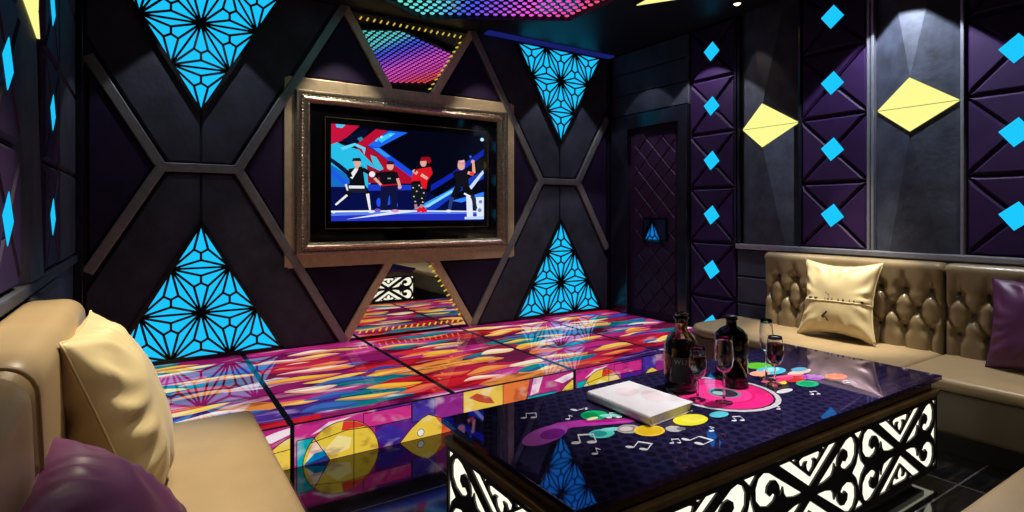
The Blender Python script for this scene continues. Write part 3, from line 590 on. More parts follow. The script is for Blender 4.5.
# kite panels
def kite_panel(mp, y0, y1, label, depth=.12, bot=1.115, zk=2.182):
    yc = (y0 + y1) / 2; hz = .20
    root = thing('folded_wall_panel', mp(yc, bot, 0), label, 'wall panel', 'folded panels with yellow kites')
    L, Rr = mp(y0, zk, .004), mp(y1, zk, .004)
    Tt, Bb = mp(yc, zk + hz, depth), mp(yc, zk - hz, depth)
    zt = ZC - .003; w = abs(y1 - y0) * .30
    sg = 1 if y1 > y0 else -1
    TL, TR, F1, F2 = mp(y0, zt, .004), mp(y1, zt, .004), mp(yc - w * sg, zt, .05), mp(yc + w * sg, zt, .05)
    BL, BR, G1, G2 = mp(y0, bot, .004), mp(y1, bot, .004), mp(yc - w * sg, bot, .05), mp(yc + w * sg, bot, .05)
    b = MB()
    V = [L, Rr, Tt, Bb, TL, TR, F1, F2, BL, BR, G1, G2]
    back = [mp(y0, bot, .001), mp(y1, bot, .001), mp(y1, zt, .001), mp(y0, zt, .001)]
    b.add(V + back, [(0, 2, 6, 4), (2, 7, 6), (1, 5, 7, 2), (0, 8, 10, 3), (3, 10, 11), (1, 3, 11, 9), (0, 2, 1), (0, 1, 3),
                     (12, 13, 14, 15), (8, 12, 15, 4, 0), (9, 1, 5, 14, 13), (4, 15, 14, 5, 7, 6), (8, 10, 11, 9, 13, 12)])
    b.build('folded_face', M['kite_grey'], root)
    nrm = Vector(mp(0, 0, 1)) - Vector(mp(0, 0, 0))
    def lamp(name, pts):
        pts = [Vector(p) for p in pts]; ce = sum(pts, Vector()) / 3
        pts = [p + (ce - p) * .045 for p in pts]
        b = MB(); b.add([p + nrm * .003 for p in pts] + [p + nrm * .014 for p in pts], [(0, 2, 1), (3, 4, 5), (0, 1, 4, 3), (1, 2, 5, 4), (2, 0, 3, 5)])
        b.build(name, M['yellow'], root)
    lamp('upper_light', [L, Rr, Tt]); lamp('lower_light', [L, Bb, Rr])
kite_panel(RW, 3.285, 2.722, 'dark folded wall panel with a yellow kite light, the one nearer the door')
kite_panel(RW, 2.118, 1.574, 'dark folded wall panel with a yellow kite light, the one nearer the plum pillow')
kite_panel(LW, 2.885, 3.465, 'dark folded wall panel with a yellow kite light on the left wall', .045, 1.115, 2.35)
# left wall tiles
for cname, y in (('nearer the camera, left wall', 2.60), ('nearest the TV corner, left wall', 3.745)):
    for k in range(4):
        tile(LW, y, 3.0 - TILE * k, '%s purple tile with cyan diamond from the top, column %s' % (ORD[k], cname), -1)
# grey padded strip beyond the far left column
for k in range(4):
    z0 = 1.11 + k * TILE
    b = MB(); b.prism(LW, [(4.03, z0 + .006), (4.88, z0 + .006), (4.88, z0 + TILE - .006), (4.03, z0 + TILE - .006)], .001, .04, .014, .014)
    tag(b.build('wall_panel', M['grey_suede']), 'plain grey padded board on the left wall by the corner, %s of four' % ['lowest', 'second from the bottom', 'third from the bottom', 'top'][k], 'wall panel', 'grey boards by the left corner')
# ledges and dado boards
def ledge(mp, y0, y1, n, mat='silver'):
    b = MB(); b.prism(mp, [(y0, 1.062), (y1, 1.062), (y1, 1.112), (y0, 1.112)], .001, .055)
    return structure(b.build('trim_%d' % n, M[mat], bevel=.01))
ledge(RW, NEAR, 3.33, i_tr); i_tr += 1
ledge(LW, .3, 4.85, i_tr, 'grey_suede'); i_tr += 1
def dado(mp, y0, y1, n):
    b = MB()
    for z0, z1 in ((.24, .55), (.56, .80), (.81, 1.058)):
        b.prism(mp, [(y0, z0), (y1, z0), (y1, z1), (y0, z1)], .001, .030, .01, .01)
    return structure(b.build('trim_%d' % n, M['grey_suede']))
dado(RW, 2.93, 3.325, i_tr); i_tr += 1
dado(LW, 2.9, 4.85, i_tr); i_tr += 1
b = MB(); b.prism(LW, [(2.95, .95), (3.9, .95), (3.9, 1.058), (2.95, 1.058)], .03, .075); structure(b.build('trim_%d' % i_tr, M['grey_suede'], bevel=.03, bseg=3)); i_tr += 1
# boards over the door
for z0, z1 in ((2.53, 2.77), (2.775, 3.02), (3.025, 3.262)):
    b = MB(); b.prism(RW, [(3.885, z0), (5.01, z0), (5.01, z1), (3.885, z1)], .001, .04, .012, .012)
    structure(b.build('trim_%d' % i_tr, M['grey_suede'])); i_tr += 1

# door
root = bpy.data.objects.new('door_1', None); COL.objects.link(root); root.location = (XR, 4.44, ZS); root['kind'] = 'structure'
b = MB()
b.prism(RW, [(3.885, ZS), (4.005, ZS), (4.005, 2.52), (3.885, 2.52)], .001, .075)
b.prism(RW, [(4.74, ZS), (5.01, ZS), (5.01, 2.52), (4.74, 2.52)], .001, .075)
b.prism(RW, [(4.005, 2.36), (4.74, 2.36), (4.74, 2.52), (4.005, 2.52)], .001, .075)
b.build('door_frame', M['door_frame'], root, bevel=.008)
b = MB(); b.prism(RW, [(4.006, ZS + .005), (4.739, ZS + .005), (4.739, 2.358), (4.006, 2.358)], .001, .012)
# quilting: padded diamonds
s2 = .235
def clip(poly, x0, x1, y0, y1):
    for ax, lim, sgn in ((0, x0, 1), (0, x1, -1), (1, y0, 1), (1, y1, -1)):
        out = []
        for i in range(len(poly)):
            p, q = poly[i], poly[(i + 1) % len(poly)]
            ip, iq = sgn * (p[ax] - lim) >= 0, sgn * (q[ax] - lim) >= 0
            if ip: out.append(p)
            if ip != iq:
                t = (lim - p[ax]) / (q[ax] - p[ax]); out.append((p[0] + (q[0] - p[0]) * t, p[1] + (q[1] - p[1]) * t))
        poly = out
        if len(poly) < 3: return []
    return poly
for i in range(-1, 12):
    for j_ in range(-2, 22):
        cy = 4.02 + i * s2 + (s2 / 2 if j_ % 2 else 0); cz = ZS + j_ * s2 / 2
        p = clip([(cy - s2 / 2 + .004, cz), (cy, cz - s2 / 2 + .004), (cy + s2 / 2 - .004, cz), (cy, cz + s2 / 2 - .004)], 4.075, 4.67, ZS + .06, 2.30)
        if len(p) >= 3:
            ar = abs(sum(p[a][0] * p[(a + 1) % len(p)][1] - p[(a + 1) % len(p)][0] * p[a][1] for a in range(len(p)))) / 2
            if ar > .002: b.prism(RW, p, .012, .026, .008, .008)
b.build('door_leaf', M['door_purple'], root)
b = MB(); b.prism(RW, [(4.17, 1.085), (4.53, 1.085), (4.53, 1.35), (4.17, 1.35)], .027, .040)
b.build('door_plate', M['black_gloss'], root, bevel=.006)
b = MB(); b.prism(RW, [(4.20, 1.11), (4.50, 1.11), (4.50, 1.325), (4.20, 1.325)], .0405, .043)
b.build('door_window', M['dark_mirror'], root)

# ceiling kite and downlights
root = thing('kite_ceiling_light', (3.72, 3.47, ZC), 'yellow kite light on the dark ceiling between the LED panel and the right wall', 'ceiling light')
b = MB(); b.prism(CE, [(3.63, 3.60), (3.60, 3.37), (3.72, 3.05), (3.84, 3.28)], .001, .03); b.build('housing', M['black_matt'], root)
b = MB(); b.prism(CE, [(3.645, 3.585), (3.61, 3.375), (3.835, 3.285)], .0305, .036); b.build('upper_light', M['yellow'], root)
b = MB(); b.prism(CE, [(3.613, 3.36), (3.72, 3.07), (3.832, 3.272)], .0305, .036); b.build('lower_light', M['yellow'], root)

def spot(loc, energy, ang, col=(1, .93, .85), target=None, blend=.12, size=.015):
    l = bpy.data.lights.new('spot', 'SPOT'); l.energy = energy; l.spot_size = math.radians(ang); l.spot_blend = blend; l.color = col; l.shadow_soft_size = size
    o = bpy.data.objects.new('spot_beam', l); COL.objects.link(o); o.location = loc
    if target: o.rotation_euler = (Vector(target) - Vector(loc)).to_track_quat('-Z', 'Y').to_euler()
    return o
def downlight(x, y, label, energy, ang, col=(1, .93, .85), target=None, blend=.12, size=.015):
    root = thing('downlight', (x, y, ZC), label, 'ceiling light', 'recessed downlights')
    b = MB(); b.lathe_open([(.034, 0), (.052, 0), (.052, -.008), (.040, -.012), (.034, -.006)], (x, y, ZC - .0005), 20); b.build('ring', M['black_matt'], root, smooth=True)
    b = MB(); b.lathe([(.026, 0), (.030, -.006), (.022, -.016), (.0, -.020)], (x, y, ZC - .001), 14); b.build('bulb', M['warm_lamp'], root, smooth=True)
    spot((x, y, ZC - .04), energy, ang, col, target or (x, y, 0), blend, size)
WB = (.80, .86, 1.0)
LIGHTS = [      # x, y, label (None: fitting not in sight), energy, cone, colour, aim, blend
    (4.42, 3.12, 'shining downlight over the padded tile column beside the door', 8, 70, (1, .80, .62), None, .3),
    (4.32, 3.62, None, 60, 88, (.95, .92, 1), None, .10),
    (4.30, 1.90, 'downlight above the large yellow kite on the right wall', 170, 90, (.80, .88, 1), None, .10),
    (4.10, 2.10, 'downlight above the cream pillow on the right sofa', 520, 30, (1, .90, .70), (4.42, 2.26, .80), .8),
    (4.15, 1.05, None, 70, 56, (1, .88, .70), (4.3, 1.2, .5), .8),
    (4.34, 4.42, None, 14, 80, WB, None, .15),
    (3.98, 4.72, None, 30, 80, WB, None, .12),
    (.37, 4.72, None, 30, 80, WB, None, .12),
    (1.45, 4.66, None, 56, 60, (1, .90, .76), (1.5, 5.1, 1.3), .5),
    (2.95, 4.66, None, 36, 60, (1, .90, .76), (2.9, 5.1, 1.3), .5),
    (.42, 2.95, 'downlight over the cream pillow on the left sofa', 470, 38, (1, .88, .66), (-.08, 2.35, .75), .8),
    (.10, 1.75, 'downlight over the near end of the left sofa', 90, 50, (1, .86, .66), (.10, 2.05, .45), .9),
    (2.75, 1.55, 'downlight over the glasses on the table', 330, 44, (1, .95, .95), (2.35, 1.66, .55), .6),
    (3.3, .35, 'downlight over the near corner sofa', 80, 50, (1, .84, .60), (3.1, .6, .4), .7),
    (1.9, -.25, 'added fill lamp behind the near sofa', 70, 80, (1, .86, .66), (2.4, 1.25, .45), .6),  # unseen fill, added to brighten the table's front rim
]
def lit(a):
    if a[2]: downlight(*a)
    else: spot((a[0], a[1], ZC - .04), a[3], a[4], a[5], a[6] or (a[0], a[1], 0), a[7])
for a in LIGHTS: lit(a)

# ------------------------------------------------------------------ stage
root = thing('stage_platform', (CX, 4.1, 0), 'low stage of lit painted glass along the TV wall', 'stage')
b = MB(); b.box(XL + .005, SRX, YS + .012, D - .036, .001, ZS - .012); b.build('base', M['black_matt'], root)
DIV = [XL + .005, .674, 1.668, 2.660, 3.640, SRX]
LEAF = [(250, 214, 80), (255, 226, 120), (246, 160, 70), (250, 200, 60), (8, 140, 150), (60, 70, 170), (240, 120, 70), (255, 240, 224), (214, 40, 60), (60, 110, 190)]
for k in range(5):
    x0, x1 = DIV[k] + (.018 if k else 0), DIV[k + 1] - (.018 if k < 4 else 0)
    b = MB(); b.box(x0, x1, YS + .012, D - .036, ZS - .0115, ZS)
    b.build('floor_glass', M['stage_glass'], root)
    b = MB()
    rr = random.Random(40 + k); nl = 24; rows = 8
    for i in range(nl):
        ry = i % rows
        y = YS + .09 + (D - YS - .24) * (ry + rr.uniform(.2, .8)) / rows
        L = rr.uniform(.30, .58); cx_ = rr.uniform(x0 + L * .35, x1 - L * .35); Wd = rr.uniform(.035, .085); sk = rr.uniform(-.05, .05)
        c0 = LEAF[rr.choice([0, 0, 1, 3, 2, 4, 4, 5, 6, 7, 7, 9, 8, 1])]; c1 = rr.choice([(240, 120, 60), (225, 60, 60), (250, 190, 70), (200, 40, 110)]) if c0[0] > 150 else (40, 60, 130)
        N = 14; dz = .0004 + i * .00002
        up = []; mid = []; lo = []
        for q in range(N + 1):
            t = q / N; x = cx_ - L / 2 + L * t
            if x < x0: x = x0
            if x > x1: x = x1
            wv = .018 * math.sin(1.7 * PI * t + i); h = Wd * math.sin(PI * t) ** .8
            yy = y + sk * (t - .5) + wv
            up.append((x, yy + h)); mid.append((x, yy - h * .1)); lo.append((x, yy - h * .8))
        for q in range(N):
            f = abs(q / N - .5) * 1.4
            b.col = srgb(*[c0[j] * (1 - f * .35) + c1[j] * f * .35 for j in range(3)]); b.flat(STP, [mid[q], mid[q + 1], up[q + 1], up[q]], dz)
            b.col = srgb(*[c0[j] * .45 + c1[j] * .55 for j in range(3)]); b.flat(STP, [lo[q], lo[q + 1], mid[q + 1], mid[q]], dz)
    o = b.build('painted_pattern', M['stage_leaf'], root, col=True)
    b = MB()
    for q in range(1, 6):
        y = YS + (D - YS) * q / 6
        b.box(x0, x1, y - .003, y + .003, ZS - .001, ZS + .0014)
    b.build('lead_lines', M['lattice_black'], root)
for x in DIV[1:-1]:
    b = MB(); b.box(x - .018, x + .018, YS + .012, D - .036, ZS - .0115, ZS + .0005); b.build('divider_strip', M['strip_blue'], root)
# painted front
b = MB(); ol = MB(); lay = [0]
def fp(col, poly, line=True):
    lay[0] += 1; b.col = srgb(*col); poly = clip(poly, XL + .006, SRX, .002, ZS - .001)
    if len(poly) < 3: return
    b.flat(SF, poly, .0005 + .00004 * lay[0])
    if line:
        for i in range(len(poly)):
            p, q = poly[i], poly[(i + 1) % len(poly)]
            if math.hypot(p[0] - q[0], p[1] - q[1]) > .004 and not (p[1] < .004 and q[1] < .004): ol.bar(SF, p, q, .0045, .0004, .00052 + .00004 * lay[0])
def arc(cx, cz, r, a0, a1, n=22): return [(cx + r * math.cos(math.radians(a0 + (a1 - a0) * i / n)), cz + r * math.sin(math.radians(a0 + (a1 - a0) * i / n))) for i in range(n + 1)]
b.col = srgb(196, 44, 132); b.box(XL + .006, SRX, YS, YS + .0118, .001, ZS)
for base in (-1.312, .674, 2.660):
    X = lambda v: base + v
    Pp = lambda pts: [(base + u, v) for u, v in pts]
    fp((206, 48, 140), Pp([(0, .0), (.5, 0), (.5, .237), (0, .237)]), False)
    fp((250, 225, 235), Pp([(.10, .16), (.20, .215), (.33, .222), (.22, .19)]), False)
    fp((0, 178, 190), Pp([(.026, 0), (.15, 0), (.15, .146), (.026, .146)]))
    fp((92, 30, 140), Pp([(.47, 0), (.85, 0), (.85, .237), (.47, .237)]), False)
    fp((60, 40, 150), Pp([(.5, .03), (.62, 0), (.66, .06), (.56, .13), (.48, .1)]), False)
    fp((214, 50, 140), Pp([(.40, .137), (.70, .137), (.70, .222), (.40, .222)]))
    fp((240, 206, 66), arc(base + .275, -.012, .218, 0, 180))
    fp((226, 60, 50), [(base + .27, .150)] + arc(base + .275, -.012, .214, 88, 40) + [(base + .40, .150)], False)
    fp((252, 232, 150), Pp([(.17, .06), (.25, .13), (.33, .10), (.32, .04), (.22, .02)]), False)
    fp((255, 226, 200), Pp([(.075, .02), (.118, .13), (.16, .085), (.19, .045)]), False)
    fp((0, 150, 200), Pp([(.07, .01), (.12, .055), (.175, .06), (.205, .0), (.065, 0)]), False)
    fp((30, 60, 140), Pp([(.06, .0), (.205, .0), (.18, .03)]), False)
    for a, c in (((.118, .141), (.206, 0)), ((.343, .2), (.343, 0)), ((.10, .118), (.30, .148)), ((.30, .148), (.47, .137))):
        ol.bar(SF, (base + a[0], a[1]), (base + c[0], c[1]), .0045, .0004, .00052 + .00004 * lay[0])
    fp((72, 50, 160), Pp([(.705, .11), (.86, .11), (.86, .237), (.705, .237)]))
    fp((150, 40, 140), Pp([(.86, 0), (1.06, 0), (1.06, .237), (.86, .237)]), False)
    fish = [(.624, .0), (.70, .075), (.77, .122), (.815, .138), (.90, .10), (.96, .062), (.99, .02), (.96, 0)]
    fp((244, 206, 70), Pp(fish)); fp((232, 96, 50), Pp([(.86, .115), (.90, .10), (.96, .062), (.99, .02), (.96, 0), (.90, 0), (.91, .05)]), False)
    fp((40, 30, 40), arc(base + .762, .036, .024, 0, 350), False); fp((244, 244, 244), arc(base + .762, .036, .020, 0, 350), False)
    fp((246, 206, 84), Pp([(1.06, 0), (1.365, 0), (1.365, .237), (1.06, .237)]))
    fp((196, 80, 50), Pp([(1.10, .19), (1.16, .21), (1.26, .17), (1.30, .12), (1.24, .13), (1.18, .15)]), False)
    fp((240, 124, 60), Pp([(1.365, 0), (1.48, 0), (1.565, .12), (1.59, .237), (1.365, .237)]))
    fp((244, 214, 90), Pp([(1.06, 0), (1.365, 0), (1.365, .062), (1.06, .062)]))
    fp((200, 30, 70), Pp([(1.48, 0), (1.60, 0), (1.60, .1), (1.565, .12)]))
    fp((0, 176, 190), Pp([(1.53, .0), (1.82, 0), (1.82, .115), (1.57, .115)]))
    fp((255, 228, 238), Pp([(1.62, .237), (1.59, .12), (1.66, .13), (1.70, .237)]), False)
    fp((248, 214, 84), [(base + 1.985, 0), (base + 1.985, .170)] + arc(base + 2.06, -.09, .275, 106, 160, 12))
    fp((255, 240, 244), Pp([(1.80, .19), (1.90, .215), (1.98, .225), (1.98, .19), (1.88, .16)]), False)
    ol.bar(SF, (base + 1.8, .098), (base + 1.985, .108), .004, .0004, .00052 + .00004 * lay[0])
b.build('front_glass', M['stage_front'], root, col=True, recalc=False)
ol.box(XL + .006, SRX, YS - .007, YS + .012, ZS - .0005, ZS + .003)
ol.build('front_lead_lines', M['lattice_black'], root)
for x in (DIV[1], DIV[3]):
    b = MB(); b.box(x - .010, x + .012, YS - .0085, YS + .012, .001, ZS + .001); b.build('front_divider', M['strip_blue'], root)

# ------------------------------------------------------------------ soft furniture
def rounded_slab(x0, x1, y0, y1, z0, z1, r, seg=4):
    """box with generously rounded edges as a closed mesh, evenly gridded"""
    b = MB(); b.box(x0, x1, y0, y1, z0, z1); return b
def tufted(y0, y1, z0, z1, xf, xb, depth=.045, ny=None, top=1.06):
    """buttoned backrest: front face a displaced grid, rounded top roll, ends closed"""
    b = MB(); ny = ny or max(8, int((y1 - y0) / .0105)); Y0 = 1.53; pitch = .16; rz = .27
    prof = []                                                     # (x, z, weight) up the front and over the top
    nz = 52; rt = .045
    for i in range(nz + 1):
        z = z0 + (z1 - rt - z0) * i / nz; prof.append((xf, z, 1))
    for i in range(1, 9):
        a = PI / 2 * i / 8; prof.append((xf + rt - rt * math.cos(a), z1 - rt + rt * math.sin(a), 0))
    prof += [(xb - .02, z1, 0), (xb, z1 - .02, 0), (xb, z0, 0)]
    def puff(y, z):
        def cr(q): return abs(math.sin(PI * q)) 
        a = (y - Y0) / pitch + (z - .86) / rz; c = (y - Y0) / pitch - (z - .86) / rz
        if z > .86:
            dm = (1 - (1 - min(1, cr((y - Y0) / pitch) * 1.0)) ** 3)
            f = max(0, 1 - (z - .86) / (z1 - .05 - .86)); v = 1 - (1 - dm) * f
        elif z < .59:
            v = 1 - (1 - cr((y - Y0) / pitch)) ** 3
        else:
            v = (1 - (1 - cr(a)) ** 3.2) * (1 - (1 - cr(c)) ** 3.2)
        # button dimple
        dmin = 9
        for zr, off in ((.86, 0), (.725, .08), (.59, 0)):
            ky = round((y - Y0 - off) / pitch) * pitch + Y0 + off
            dmin = min(dmin, math.hypot(y - ky, (z - zr)))
        dip = math.exp(-(dmin / .038) ** 2)
        return max(0, v) ** .6 * (1 - .85 * dip)
    vs = []; m = len(prof)
    for i in range(ny + 1):
        y = y0 + (y1 - y0) * i / ny
        e = min(y - y0, y1 - y) ; ed = (1 - max(0, 1 - e / .03) ** 2)
        for x, z, w in prof:
            if w:
                p = puff(y, z); xx = x + depth * (1 - p * 1.0) * 1.0
                xx = xx * ed + (x + depth * .9) * (1 - ed)
                bl = max(0, 1 - (z1 - rt - z) / .05); xx = xx * (1 - bl) + x * bl
                vs.append((xx + (1 - ed) * .02, y, z))
            else: vs.append((x + (1 - ed) * .012, y, z - (1 - ed) * .02))
    fs = [(i * m + j, (i + 1) * m + j, (i + 1) * m + j + 1, i * m + j + 1) for i in range(ny) for j in range(m - 1)]
    b.add(vs, fs); b.add([vs[j] for j in range(m)], [tuple(range(m))]); b.add([vs[ny * m + j] for j in range(m)][::-1], [tuple(range(m))])
    return b
def buttons(parent, y0, y1, xf, depth):
    for zr, off in ((.86, 0), (.725, .08), (.59, 0)):
        k = math.ceil((y0 + .05 - 1.53 - off) / .16)
        while True:
            y = 1.53 + off + k * .16
            if y > y1 - .05: break
            b = MB(); b.ball((xf + depth * .86 - .004, y, zr), .013, 10, 6, (.55, 1, 1)); b.build('button', M['button'], parent, smooth=True); k += 1

SZ = .45
root = thing('corner_sofa', (4.2, 1.6, 0), 'tan leather sofa with buttoned backrest along the right wall', 'sofa')
XF, XBK = 3.84, 4.54
b = MB(); b.box(3.93, 4.62, -.05, 3.18, .001, .13); b.build('plinth', M['black_matt'], root)
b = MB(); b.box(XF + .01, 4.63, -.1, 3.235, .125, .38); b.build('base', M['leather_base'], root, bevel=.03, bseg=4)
def seatpad(poly, parent, name='seat_cushion', mat='leather', z0=.375, z1=SZ, bev=.03):
    b = MB(); b.prism(lambda u, v, d: (u, v, d), poly, z0, z1)
    return b.build(name, M[mat], parent, bevel=bev, bseg=4, smooth=True)
endarc = [(XF + .22 - .22 * math.cos(math.radians(a)), 3.03 + .22 * math.sin(math.radians(a))) for a in (0, 22, 45, 68, 90)]
seatpad([(XF, 1.62), ] + endarc + [(4.62, 3.25), (4.62, 1.62)], root)
seatpad([(XF, -.1), (XF, 1.614), (4.60, 1.614), (4.60, -.1)], root)
for y0, y1 in ((1.615, 2.93), (.10, 1.608)):
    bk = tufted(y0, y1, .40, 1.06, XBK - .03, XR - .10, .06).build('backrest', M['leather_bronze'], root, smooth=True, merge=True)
    buttons(bk, max(y0, .9), y1, XBK - .03, .06)

root = thing('near_sofa', (3.0, .3, 0), 'tan leather sofa whose seat corner shows at the lower right edge', 'sofa')
b = MB(); b.box(1.7, 3.78, -.05, .66, .001, .13); b.build('plinth', M['black_matt'], root)
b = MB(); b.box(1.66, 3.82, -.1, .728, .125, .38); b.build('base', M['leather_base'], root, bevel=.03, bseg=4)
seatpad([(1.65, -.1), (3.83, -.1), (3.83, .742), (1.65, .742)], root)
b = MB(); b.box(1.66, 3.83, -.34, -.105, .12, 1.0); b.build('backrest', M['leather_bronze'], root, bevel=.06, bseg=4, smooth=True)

# left sofa
root = thing('left_sofa', (.1, 2.0, 0), 'tan leather sofa with a smooth rolled backrest along the left wall', 'sofa')
b = MB(); b.box(-.3, .34, .2, 2.9, .001, .13); b.build('plinth', M['black_matt'], root)
b = MB(); b.box(-.38, .425, .12, 2.99, .125, .38); b.build('base', M['leather'], root, bevel=.03, bseg=4)
def lseat(y0, y1):
    return seatpad([(-.30, y0), (.44, y0), (.44, y1), (-.30, y1)], root, bev=.035)
lseat(1.665, 3.0); lseat(.1, 1.659)
def roll_back(y0, y1, name='backrest'):
    b = MB(); prof = [(-.435, .42), (-.435, .97)]
    prof += [(-.360 - .075 * math.cos(PI / 2 * i / 6), .975 + .08 * math.sin(PI / 2 * i / 6)) for i in range(7)]
    prof += [(-.275 + .070 * math.sin(PI / 2 * i / 6), .985 + .07 * math.cos(PI / 2 * i / 6)) for i in range(7)]
    prof += [(-.200, .85), (-.195, .65), (-.195, .42)]
    n = 24; vs = []; m = len(prof)
    for i in range(n + 1):
        t = i / n; y = y0 + (y1 - y0) * t; e = min(y - y0, y1 - y); sh = math.sqrt(max(0, 1 - max(0, 1 - e / .10) ** 2))
        cxp, czp = -.32, .70
        for x, z in prof:
            k_ = .80 + .20 * sh; vs.append((cxp + (x - cxp) * k_, y, (czp + (z - czp) * k_) if z > czp else z))
    b.add(vs, [(i * m + j, (i + 1) * m + j, (i + 1) * m + (j + 1) % m, i * m + (j + 1) % m) for i in range(n) for j in range(m)])
    b.add(vs[:m], [tuple(range(m))]); b.add(vs[n * m:][::-1], [tuple(range(m))])
    return b.build(name, M['leather'], root, smooth=True, merge=True)
roll_back(1.668, 2.99); roll_back(.1, 1.662)
b = MB(); b.tube([(-.36, 1.665, 1.056), (-.275, 1.665, 1.056)] + [(-.275 + .071 * math.sin(PI / 2 * i / 6), 1.665, .985 + .071 * math.cos(PI / 2 * i / 6)) for i in range(1, 7)] + [(-.198, 1.665, .85), (-.192, 1.665, .65), (-.192, 1.665, .46)], .006)
b.build('piping', M['leather'], root, smooth=True)

# pillows
def pillow(name, w, h, t, center, xdir, ydir, mat, label, cat='pillow', sag=.10, seed=1, pinch=.09, wr=.012, name_part='cover'):
    """w along xdir, h along ydir; both unit vectors; the normal is their cross product"""
    X = Vector(xdir).normalized(); Y = Vector(ydir).normalized(); Y = (Y - X * Y.dot(X)).normalized(); Z = X.cross(Y)
    root = thing(name, tuple(Vector(center) - Y * h / 2), label, cat)
    N = 44; b = MB(); C = Vector(center)
    def pt(u, v, sd):
        px_ = u * w / 2 * (1 - pinch * (1 - v * v) * abs(u) ** 2); py_ = v * h / 2 * (1 - pinch * (1 - u * u) * abs(v) ** 2)
        e = (1 - abs(u) ** 2.6) * (1 - abs(v) ** 2.6); th = t / 2 * max(0, e) ** .55
        # creases running in from the corners and seams
        ed = max(abs(u), abs(v)); cw = math.exp(-((1 - ed) / .30) ** 2)
        ang = math.atan2(v, u)
        wrk = wr * cw * math.sin(ang * 17 + seed + 3 * noise.noise(Vector((u * 2, v * 2, seed)))) * min(1, e * 3) + wr * 1.1 * noise.noise(Vector((u * 2.2 + seed, v * 2.2, sd * 3))) * min(1, e * 2)
        py_ -= sag * h * .06 * (1 - abs(v)) 
        return C + X * px_ + Y * py_ + Z * sd * (th + wrk * (1 if th > 0 else 0))
    for sd in (1, -1):
        vs = [pt(-1 + 2 * i / N, -1 + 2 * j / N, sd) for i in range(N + 1) for j in range(N + 1)]
        fs = [(i * (N + 1) + j, (i + 1) * (N + 1) + j, (i + 1) * (N + 1) + j + 1, i * (N + 1) + j + 1) for i in range(N) for j in range(N)]
        b.add(vs, fs)
    o = b.build(name_part, M[mat], root, smooth=True, merge=True)
    # piped seam
    s_ = MB(); q = []
    for k in range(0, 4 * 20):
        t_ = (k % 20) / 20 * 2 - 1; u, v = [(t_, -1), (1, t_), (-t_, 1), (-1, -t_)][k // 20]; q.append(pt(u, v, 1))
    s_.tube(q + [q[0]], .004, 5); s_.build('seam', M[mat], root, smooth=True)
    return root, pt, Z
# right cream pillow leaning on the buttoned back
cp = (4.405, 2.235, .745)
rp, ptf, Zp = pillow('throw_pillow', .57, .60, .20, cp, (0.02, -1, .02), (.26, 0, 1), 'cream', 'square cream satin pillow with a stitched band on the right sofa', seed=2, pinch=.17)
b = MB(); sgn = 1 if Zp.x < 0 else -1
def mark(u, v, w, h): 
    pts = [Vector(ptf(uu, vv, sgn)) + Zp * sgn * .003 for uu, vv in ((u - w, v - h), (u + w, v - h), (u + w, v + h), (u - w, v + h))]
    b.face(pts)
for u, w in ((-.62, .06), (-.44, .05), (-.18, .012), (-.10, .022), (.0, .018), (.16, .020), (.28, .026), (.44, .012), (.56, .022), (.78, .04)): mark(u, -.04, w, .026)
mark(-.17, .12, .018, .012); mark(-.1, .08, .018, .012)
b.build('stitched_band', M['cloth_mark'], rp)
b = MB()
def stroke(u0, v0, u1, v1, w):
    dx, dy = u1 - u0, v1 - v0; L = math.hypot(dx, dy); nx, ny = -dy / L * w, dx / L * w
    b.face([Vector(ptf(a, c, sgn)) + Zp * sgn * .003 for a, c in ((u0 + nx, v0 + ny), (u1 + nx, v1 + ny), (u1 - nx, v1 - ny), (u0 - nx, v0 - ny))])
stroke(-.24, -.52, -.10, -.36, .025); stroke(-.20, -.47, -.08, -.62, .02); stroke(-.19, -.42, -.20, -.56, .014)
b.build('embroidered_mark', M['cloth_mark'], rp)
b = MB(); q = [Vector(ptf(-1 + 2 * i / 40, -.085 + .006 * math.sin(i * 1.7), sgn)) for i in range(41)]; b.tube(q, .005, 5); b.build('band_fold', M['cream'], rp, smooth=True)
pillow('throw_pillow', .50, .56, .18, (4.40, 1.08, .725), (-.05, -1, .02), (.24, 0, 1), 'plum', 'plum satin pillow on the right sofa at the right edge', seed=5)
pillow('throw_pillow', .62, .62, .27, (-.085, 2.37, .735), (.05, 1, .0), (-.36, 0, 1), 'cream', 'large cream satin pillow leaning on the left sofa backrest', seed=8, wr=.016)
pillow('throw_pillow', .60, .44, .20, (-.065, 1.61, .665), (0, 1, -.04), (-.27, 0, .29), 'plum', 'plum satin pillow lying back on the left sofa in front of the cream one', seed=11)

# ------------------------------------------------------------------ table
TX0, TX1, TY0, TY1 = 1.03, 3.50, 1.249, 2.127
root = thing('low_table', ((TX0 + TX1) / 2, (TY0 + TY1) / 2, 0), 'long black glass low table with lit scrollwork sides', 'table')
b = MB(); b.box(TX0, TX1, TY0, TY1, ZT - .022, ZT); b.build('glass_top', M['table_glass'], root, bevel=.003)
b = MB(); b.box(TX0 + .012, TX1 - .012, TY0 + .012, TY1 - .012, ZT - .034, ZT - .0225); b.box(TX0 + .035, TX1 - .035, TY0 + .035, TY1 - .035, ZT - .075, ZT - .034)
b.box(TX0 + .008, TX1 - .008, TY0 + .008, TY1 - .008, ZT - .105, ZT - .075); b.build('rim', M['bronze'], root, bevel=.005)
b = MB(); b.box(TX0 + .06, TX1 - .06, TY0 + .06, TY1 - .06, .06, ZT - .105); b.build('body', M['black_matt'], root)
b = MB(); b.box(TX0 + .10, TX1 - .10, TY0 + .10, TY1 - .10, .001, .06); b.build('plinth', M['black_matt'], root)
